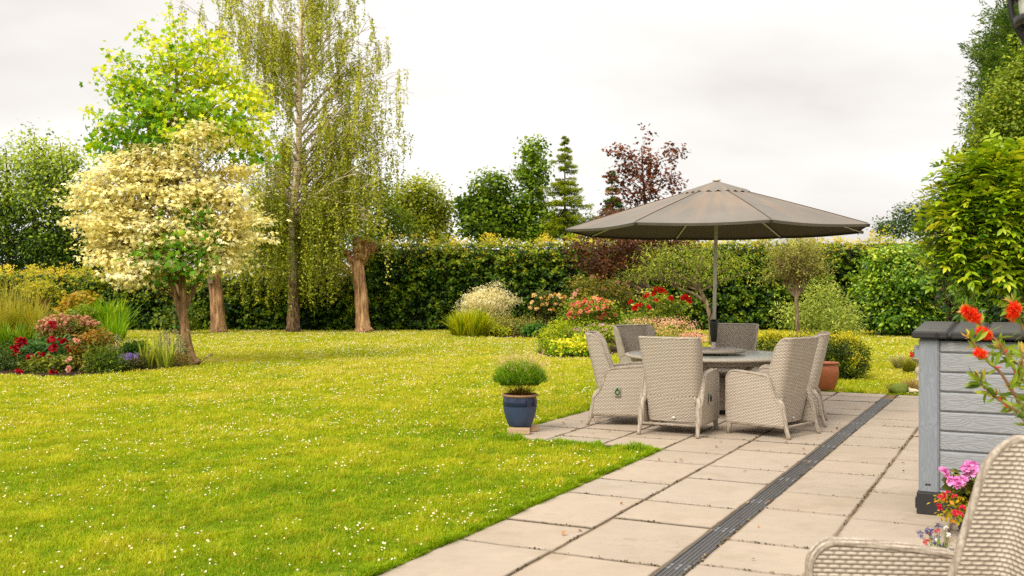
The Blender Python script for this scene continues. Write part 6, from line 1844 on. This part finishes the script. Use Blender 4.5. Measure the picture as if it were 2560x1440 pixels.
put_leaves(mb, np.repeat(P, 3, 0), rt.normal(size=(66, 3)), rt.normal(size=(66, 3)), .05, T_OVAL, pal(rt.random(66), SIL)); mb.build('stem', M['leaf'], t, o0)

# ---- right hand edge of the lawn: tufts, cobbles, a stone urn with flowers
t = thing('blue_grass_tuft', 'low blue grey tuft of fine grass on the lawn left of the storage box', 'grass', W(2252, 725 + F * EYE / 20.5, 20.5) * [1, 1, 0]); mb = MB(); o0 = np.array(t.location)
blades(mb, rt, o0, 420, .25, .30, .007, [(120, 128, 92), (156, 150, 116), (180, 160, 130)], .12, .5); mb.build('blade', M['leaf'], t, o0)['kind'] = 'stuff'
t = thing('green_grass_tuft', 'small olive green tuft just right of the blue grey tuft', 'grass', W(2272, 725 + F * EYE / 19.6, 19.6) * [1, 1, 0]); mb = MB(); o0 = np.array(t.location)
blades(mb, rt, o0, 360, .24, .18, .008, [(84, 96, 24), (126, 128, 40), (160, 146, 70)], .10, .4); mb.build('blade', M['leaf'], t, o0)['kind'] = 'stuff'
t = thing('thyme_tuft', 'dry pinkish wispy tuft by the cobbles at the end of the paving', 'plant', W(2285, 725 + F * EYE / 15.9, 15.9) * [1, 1, 0]); mb = MB(); o0 = np.array(t.location)
blades(mb, rt, o0, 420, .17, .16, .005, [(120, 110, 74), (166, 136, 108), (190, 166, 130)], .13, .4)
blades(mb, rt, o0 - [.28, 0, 0], 260, .12, .14, .005, [(70, 92, 50), (110, 120, 70), (150, 110, 96)], .12, .4); mb.build('blade', M['leaf'], t, o0)['kind'] = 'stuff'
def rock(name, label, c, r, col, seed):
    mb = MB(); q = np.random.default_rng(seed)
    th = np.linspace(0, PI, 12); ph2 = np.linspace(0, 2 * PI, 20); T2, P2 = np.meshgrid(th, ph2, indexing='ij')
    d = np.stack([np.sin(T2) * np.cos(P2), np.sin(T2) * np.sin(P2), np.cos(T2)], -1); k = 1 + .12 * np.sin(d[..., 0] * 3 + seed) + .10 * np.sin(d[..., 1] * 4 + d[..., 2] * 3 + seed); k[:, -1] = k[:, 0]
    sheet(mb, d * np.asarray(r) * k[..., None], lin(col)); o = mb.build(name, M['stem'], smooth=True); o.location = tuple(c); tag(o, label, 'stone', 'cobbles edging the end of the paving')
rock('mossy_stone', 'largest cobble, green with moss, at the far end of the drain', W(2246, 725 + F * EYE / 15.6, 15.6) * [1, 1, 0] + [0, 0, .05], (.16, .12, .09), (104, 116, 40), 1)
rock('cobble', 'small pale cobble left of the mossy stone', W(2230, 725 + F * EYE / 15.7, 15.7) * [1, 1, 0] + [0, 0, .03], (.07, .06, .05), (190, 172, 142), 2)
rock('cobble', 'pale cobble just right of the mossy stone', W(2268, 725 + F * EYE / 15.7, 15.7) * [1, 1, 0] + [0, 0, .03], (.09, .07, .05), (196, 180, 152), 3)
rock('cobble', 'flat pale cobble nearest the storage box', W(2284, 725 + F * EYE / 15.6, 15.6) * [1, 1, 0] + [0, 0, .02], (.08, .07, .04), (204, 186, 158), 4)
Z = 17.5
c = W(2302, 725 + F * EYE / Z, Z) * [1, 1, 0]
t = thing('stone_urn', 'pale stone urn on a foot, half hidden behind the storage box', 'urn', c); mb = MB()
lathe(mb, [(.0001, 0), (.10, 0), (.10, .04), (.06, .07), (.085, .13), (.10, .18), (.08, .24), (.05, .27), (.07, .32), (.15, .38), (.165, .41), (.15, .425), (.13, .41), (.0001, .40)], (0, 0, 0), 28); mb.build('urn_body', M['stone'], t, smooth=True)
t = thing('bedding_flowers', 'yellow and red bedding flowers planted in the stone urn', 'flowers', c + [0, 0, .405]); mb = MB(); o0 = np.array(t.location)
crown(mb, rt, [(o0 + [0, 0, .09], np.array([.15, .15, .10]))], 40, 14, .03, .045, T_OVAL, [(80, 90, 20), (140, 136, 40), (190, 160, 60)]); mb.build('foliage', M['leaf'], t, o0)
add_blooms(t, o0, [bloom_mesh([(226, 180, 40), (240, 206, 80)], 14)], o0 + unit(rt.normal(size=(8, 3)) + [0, 0, .6]) * [.15, .15, .14] + [0, 0, .06], .026)
add_blooms(t, o0, RED, o0 + np.array([[-.16, -.05, .05], [-.17, 0, .08], [-.15, .05, .03]]), .03)

# ---- potted geranium in front of the storage box
gp = np.array([(2432 - CX) * 6.55 / F, 6.55, 0])
t = thing('small_blue_pot', 'small dark blue glazed flower pot in front of the storage box', 'plant pot', gp)
mb = MB(); lathe(mb, [(.0001, 0), (.075, 0), (.080, .01), (.105, .10), (.118, .175)], (0, 0, 0), 36); mb.build('pot_body', M['blue_glaze'], t, smooth=True)
mb = MB(); lathe(mb, [(.117, .174), (.128, .180), (.128, .196), (.116, .200), (.106, .196), (.104, .17), (.0001, .17)], (0, 0, 0), 36); mb.build('pot_rim', M['clay'], t, smooth=True)
g0 = gp + [0, 0, .17]
t = thing('pink_pelargonium', 'potted plant with bright pink flower heads over small crimson blooms', 'plant', g0); mb = MB()
crown(mb, rt, [(g0 + [-.02, 0, .14], np.array([.13, .12, .10])), (g0 + [.05, .02, .10], np.array([.12, .12, .12]))], 46, 9, .03, .05, T_WIDE, [(40, 50, 12), (76, 84, 20), (116, 112, 36)], up=.6)
mb.build('foliage', M['leaf'], t, g0); mb = MB()
crown(mb, rt, [(g0 + [-.13, -.06, .03], np.array([.12, .10, .08])), (g0 + [-.05, -.10, -.02], np.array([.08, .05, .07]))], 60, 12, .025, .030, T_OVAL, [(76, 92, 16), (130, 138, 30), (184, 166, 50), (206, 130, 50)], droop=.3)
mb.build('trailing_foliage', M['leaf'], t, g0)
heads = [W(2362, 1180, 6.45), W(2384, 1203, 6.4), W(2406, 1198, 6.4), W(2418, 1168, 6.5), W(2430, 1178, 6.5), W(2399, 1212, 6.35), W(2436, 1164, 6.55)]
mb = MB()
for h in heads: tube(mb, bez(g0 + [rt.normal() * .02, 0, 0], (g0 + h) / 2 + [.02, 0, .06], h, 8), .0035, 5, lin((110, 96, 50)))
mb.build('stem', M['stem'], t, g0)
add_blooms(t, g0, PINK, heads, .040, 'flower_head', .3)
add_blooms(t, g0, [bloom_mesh([(160, 16, 50), (206, 30, 70), (226, 80, 90)], 12)], [W(x, y, 6.3) for x, y in [(2352, 1243), (2360, 1238), (2370, 1230), (2386, 1240), (2347, 1265), (2350, 1270), (2405, 1267), (2410, 1270), (2392, 1280), (2404, 1284), (2388, 1282), (2362, 1240)]], .018)

# ---- blue and white flowers in a pot half hidden behind the near chair
fp = np.array([(2352 - CX) * 4.75 / F, 4.75, 0])
t = thing('grey_pot', 'low grey stone pot behind the arm of the near chair', 'plant pot', fp); mb = MB()
lathe(mb, [(.0001, 0), (.11, 0), (.13, .10), (.14, .20), (.150, .21), (.150, .235), (.13, .235), (.125, .20), (.0001, .20)], (0, 0, 0), 32); mb.build('pot_body', M['stone'], t, smooth=True)
f0 = fp + [0, 0, .20]
t = thing('scabious', 'loose blue and white flowers on thin stems behind the near armchair', 'flowers', f0); mb = MB()
crown(mb, rt, [(f0 + [0, 0, .06], np.array([.12, .11, .09])), (f0 + [-.02, 0, .13], np.array([.06, .06, .06]))], 60, 11, .03, .036, T_LANCE, [(86, 110, 30), (126, 148, 40), (170, 176, 70)], droop=-.4); mb.build('foliage', M['leaf'], t, f0)
SC = [bloom_mesh([(58, 56, 96), (86, 82, 130), (120, 114, 160)], 26, T_LANCE) for _ in range(2)]; WHT = [bloom_mesh([(226, 214, 204), (244, 238, 230)], 18)]
hb = [(2347, 1313), (2300, 1334), (2318, 1325), (2325, 1328), (2345, 1343), (2360, 1362), (2352, 1366), (2382, 1376), (2312, 1370), (2335, 1350), (2398, 1357)]; hw = [(2364, 1320), (2371, 1337), (2342, 1346)]; hr = [(2315, 1354), (2343, 1327), (2322, 1334)]
mb = MB()
for x, y in hb + hw + hr:
    h = W(x, y, 4.75); tube(mb, bez(f0 + [rt.normal() * .03, 0, 0], (f0 + h) / 2 + [0, 0, .05], h, 7), .0016, 4, lin((130, 140, 70)))
mb.build('stem', M['stem'], t, f0)
add_blooms(t, f0, SC, [W(x, y, 4.75) for x, y in hb], .023); add_blooms(t, f0, WHT, [W(x, y, 4.75) for x, y in hw], .016); add_blooms(t, f0, [bloom_mesh([(190, 60, 80), (214, 110, 116)], 14)], [W(x, y, 4.75) for x, y in hr], .015)

# ---- bottlebrush in the corner
Z = 4.35
b0 = np.array([(2700 - CX) * Z / F, Z, 0])
t = thing('dark_planter', 'dark planter at the right edge holding the bottlebrush', 'plant pot', b0); mb = MB()
lathe(mb, [(.0001, 0), (.16, 0), (.20, .30), (.215, .31), (.215, .345), (.19, .345), (.185, .29), (.0001, .29)], (0, 0, 0), 36); mb.build('pot_body', M['black'], t, smooth=True)
t = thing('bottlebrush', 'bottlebrush shrub with red brush flowers leaning in from the right edge', 'shrub', b0 + [0, 0, .29]); o0 = np.array(t.location)
mb = MB(); mf = MB()
def br(pts, r0=.008, r1=.003, Zs=None):
    P = smooth_path([W(x, y, Z + dz) for x, y, dz in pts], 26); tube(mb, P, np.linspace(r0, r1, 26), 6, lin((140, 104, 74))); return P
root = W(2700, 725 + (EYE - .32) * F / Z, Z)
tube(mb, smooth_path([root, W(2680, 1250, Z), W(2640, 1120, Z), W(2600, 1060, Z)], 14), np.linspace(.022, .012, 14), 8, lin((120, 92, 66)))
tube(mb, smooth_path([root, W(2690, 1200, Z), W(2660, 1000, Z), W(2620, 900, Z)], 14), np.linspace(.020, .010, 14), 8, lin((120, 92, 66)))
BR = [br([(2610, 1090, 0), (2545, 1000, -.02), (2500, 930, -.03), (2470, 905, -.04), (2440, 865, -.05), (2425, 845, -.05)]),
      br([(2600, 1000, 0), (2540, 930, .03), (2500, 860, .04), (2470, 835, .05), (2440, 800, .06), (2415, 775, .06)]),
      br([(2620, 960, -.05), (2575, 860, -.06), (2545, 790, -.06), (2530, 755, -.06)]),
      br([(2600, 1060, -.08), (2540, 1025, -.09), (2490, 995, -.10), (2455, 960, -.10), (2448, 950, -.10)], .006, .002),
      br([(2620, 1080, .05), (2570, 1060, .04), (2520, 1010, .05), (2490, 990, .05)], .005, .002),
      br([(2640, 920, .02), (2590, 880, .02), (2555, 900, .0), (2530, 960, 0)], .005, .002),
      br([(2620, 1100, -.1), (2575, 1010, -.12), (2560, 930, -.1), (2555, 880, -.1)], .006, .002),
      br([(2640, 1000, .08), (2580, 940, .08), (2520, 890, .08), (2500, 870, .08)], .005, .002)]
BL = [(58, 84, 24), (98, 122, 40), (140, 156, 62), (176, 160, 84)]
for P in BR:
    n = 34; f = rt.uniform(.0, 1, n) ** .85; i = (f * 24.9).astype(int); s = P[i]; d = unit(P[np.minimum(i + 1, 25)] - P[i])
    a = d * .55 + unit(rt.normal(size=(n, 3)) * [1, .8, 1]) * .9 + [0, 0, .15]
    put_leaves(mf, s, rt.normal(size=(n, 3)), a, rt.uniform(.05, .085, n), T_LANCE2, pal(.45 + .2 * rt.normal(size=n), BL))
    n = 7; a = d[:1] * 0 + unit(P[-1] - P[-4]) + rt.normal(size=(n, 3)) * .35
    put_leaves(mf, np.tile(P[-1], (n, 1)), rt.normal(size=(n, 3)), a, rt.uniform(.028, .05, n), T_LANCE2, pal(.8 + .12 * rt.normal(size=n), [(120, 130, 60), (170, 150, 90), (200, 160, 120)]))
    n = 5; k = rt.integers(8, 24, n); put_leaves(mf, P[k], rt.normal(size=(n, 3)), unit(rt.normal(size=(n, 3))) , .03, T_LANCE, pal(rt.random(n), [(170, 50, 40), (206, 80, 60)]))
mf.build('foliage', M['leaf'], t, o0); mb.build('stem', M['stem'], t, o0)
def brush(p, d, L, R_):
    d = unit(np.asarray(d, float)); n = 620; f = rt.random(n); s = p + d * (f * L)[:, None]
    q = unit(rt.normal(size=(n, 3))); q = unit(q - d * (q @ d)[:, None]) + d * .25
    mb = MB(); ln_ = .86 * R_ * rt.uniform(.75, 1.05, n) * np.sin(PI * (.12 + .8 * f)) ** .35
    put_leaves(mb, s, rt.normal(size=(n, 3)), q, ln_, Tmpl([(0, .028, 0), (1, .03, 0), (1, -.03, 0), (0, -.028, 0)], [(0, 1, 2, 3)]), pal(.5 + .25 * rt.normal(size=n), [(196, 16, 12), (226, 36, 20), (244, 80, 40)]))
    tip = s + q * ln_[:, None]; m_ = 240
    put_leaves(mb, tip[:m_], rt.normal(size=(m_, 3)), rt.normal(size=(m_, 3)), .0028, T_WIDE, pal(rt.random(m_), [(240, 120, 50), (250, 190, 110)]))
    mb.build('bottlebrush_flower', M['petal'], t, o0)
for (x0, y0, x1, y1, dz, R_) in ((2446, 800, 2410, 772, .05, .040), (2528, 796, 2538, 762, -.06, .040), (2474, 840, 2448, 826, .03, .034), (2462, 888, 2440, 880, -.05, .030)):
    a, e = W(x0, y0, Z + dz), W(x1, y1, Z + dz - .03); brush(a, e - a, np.linalg.norm(e - a), R_)
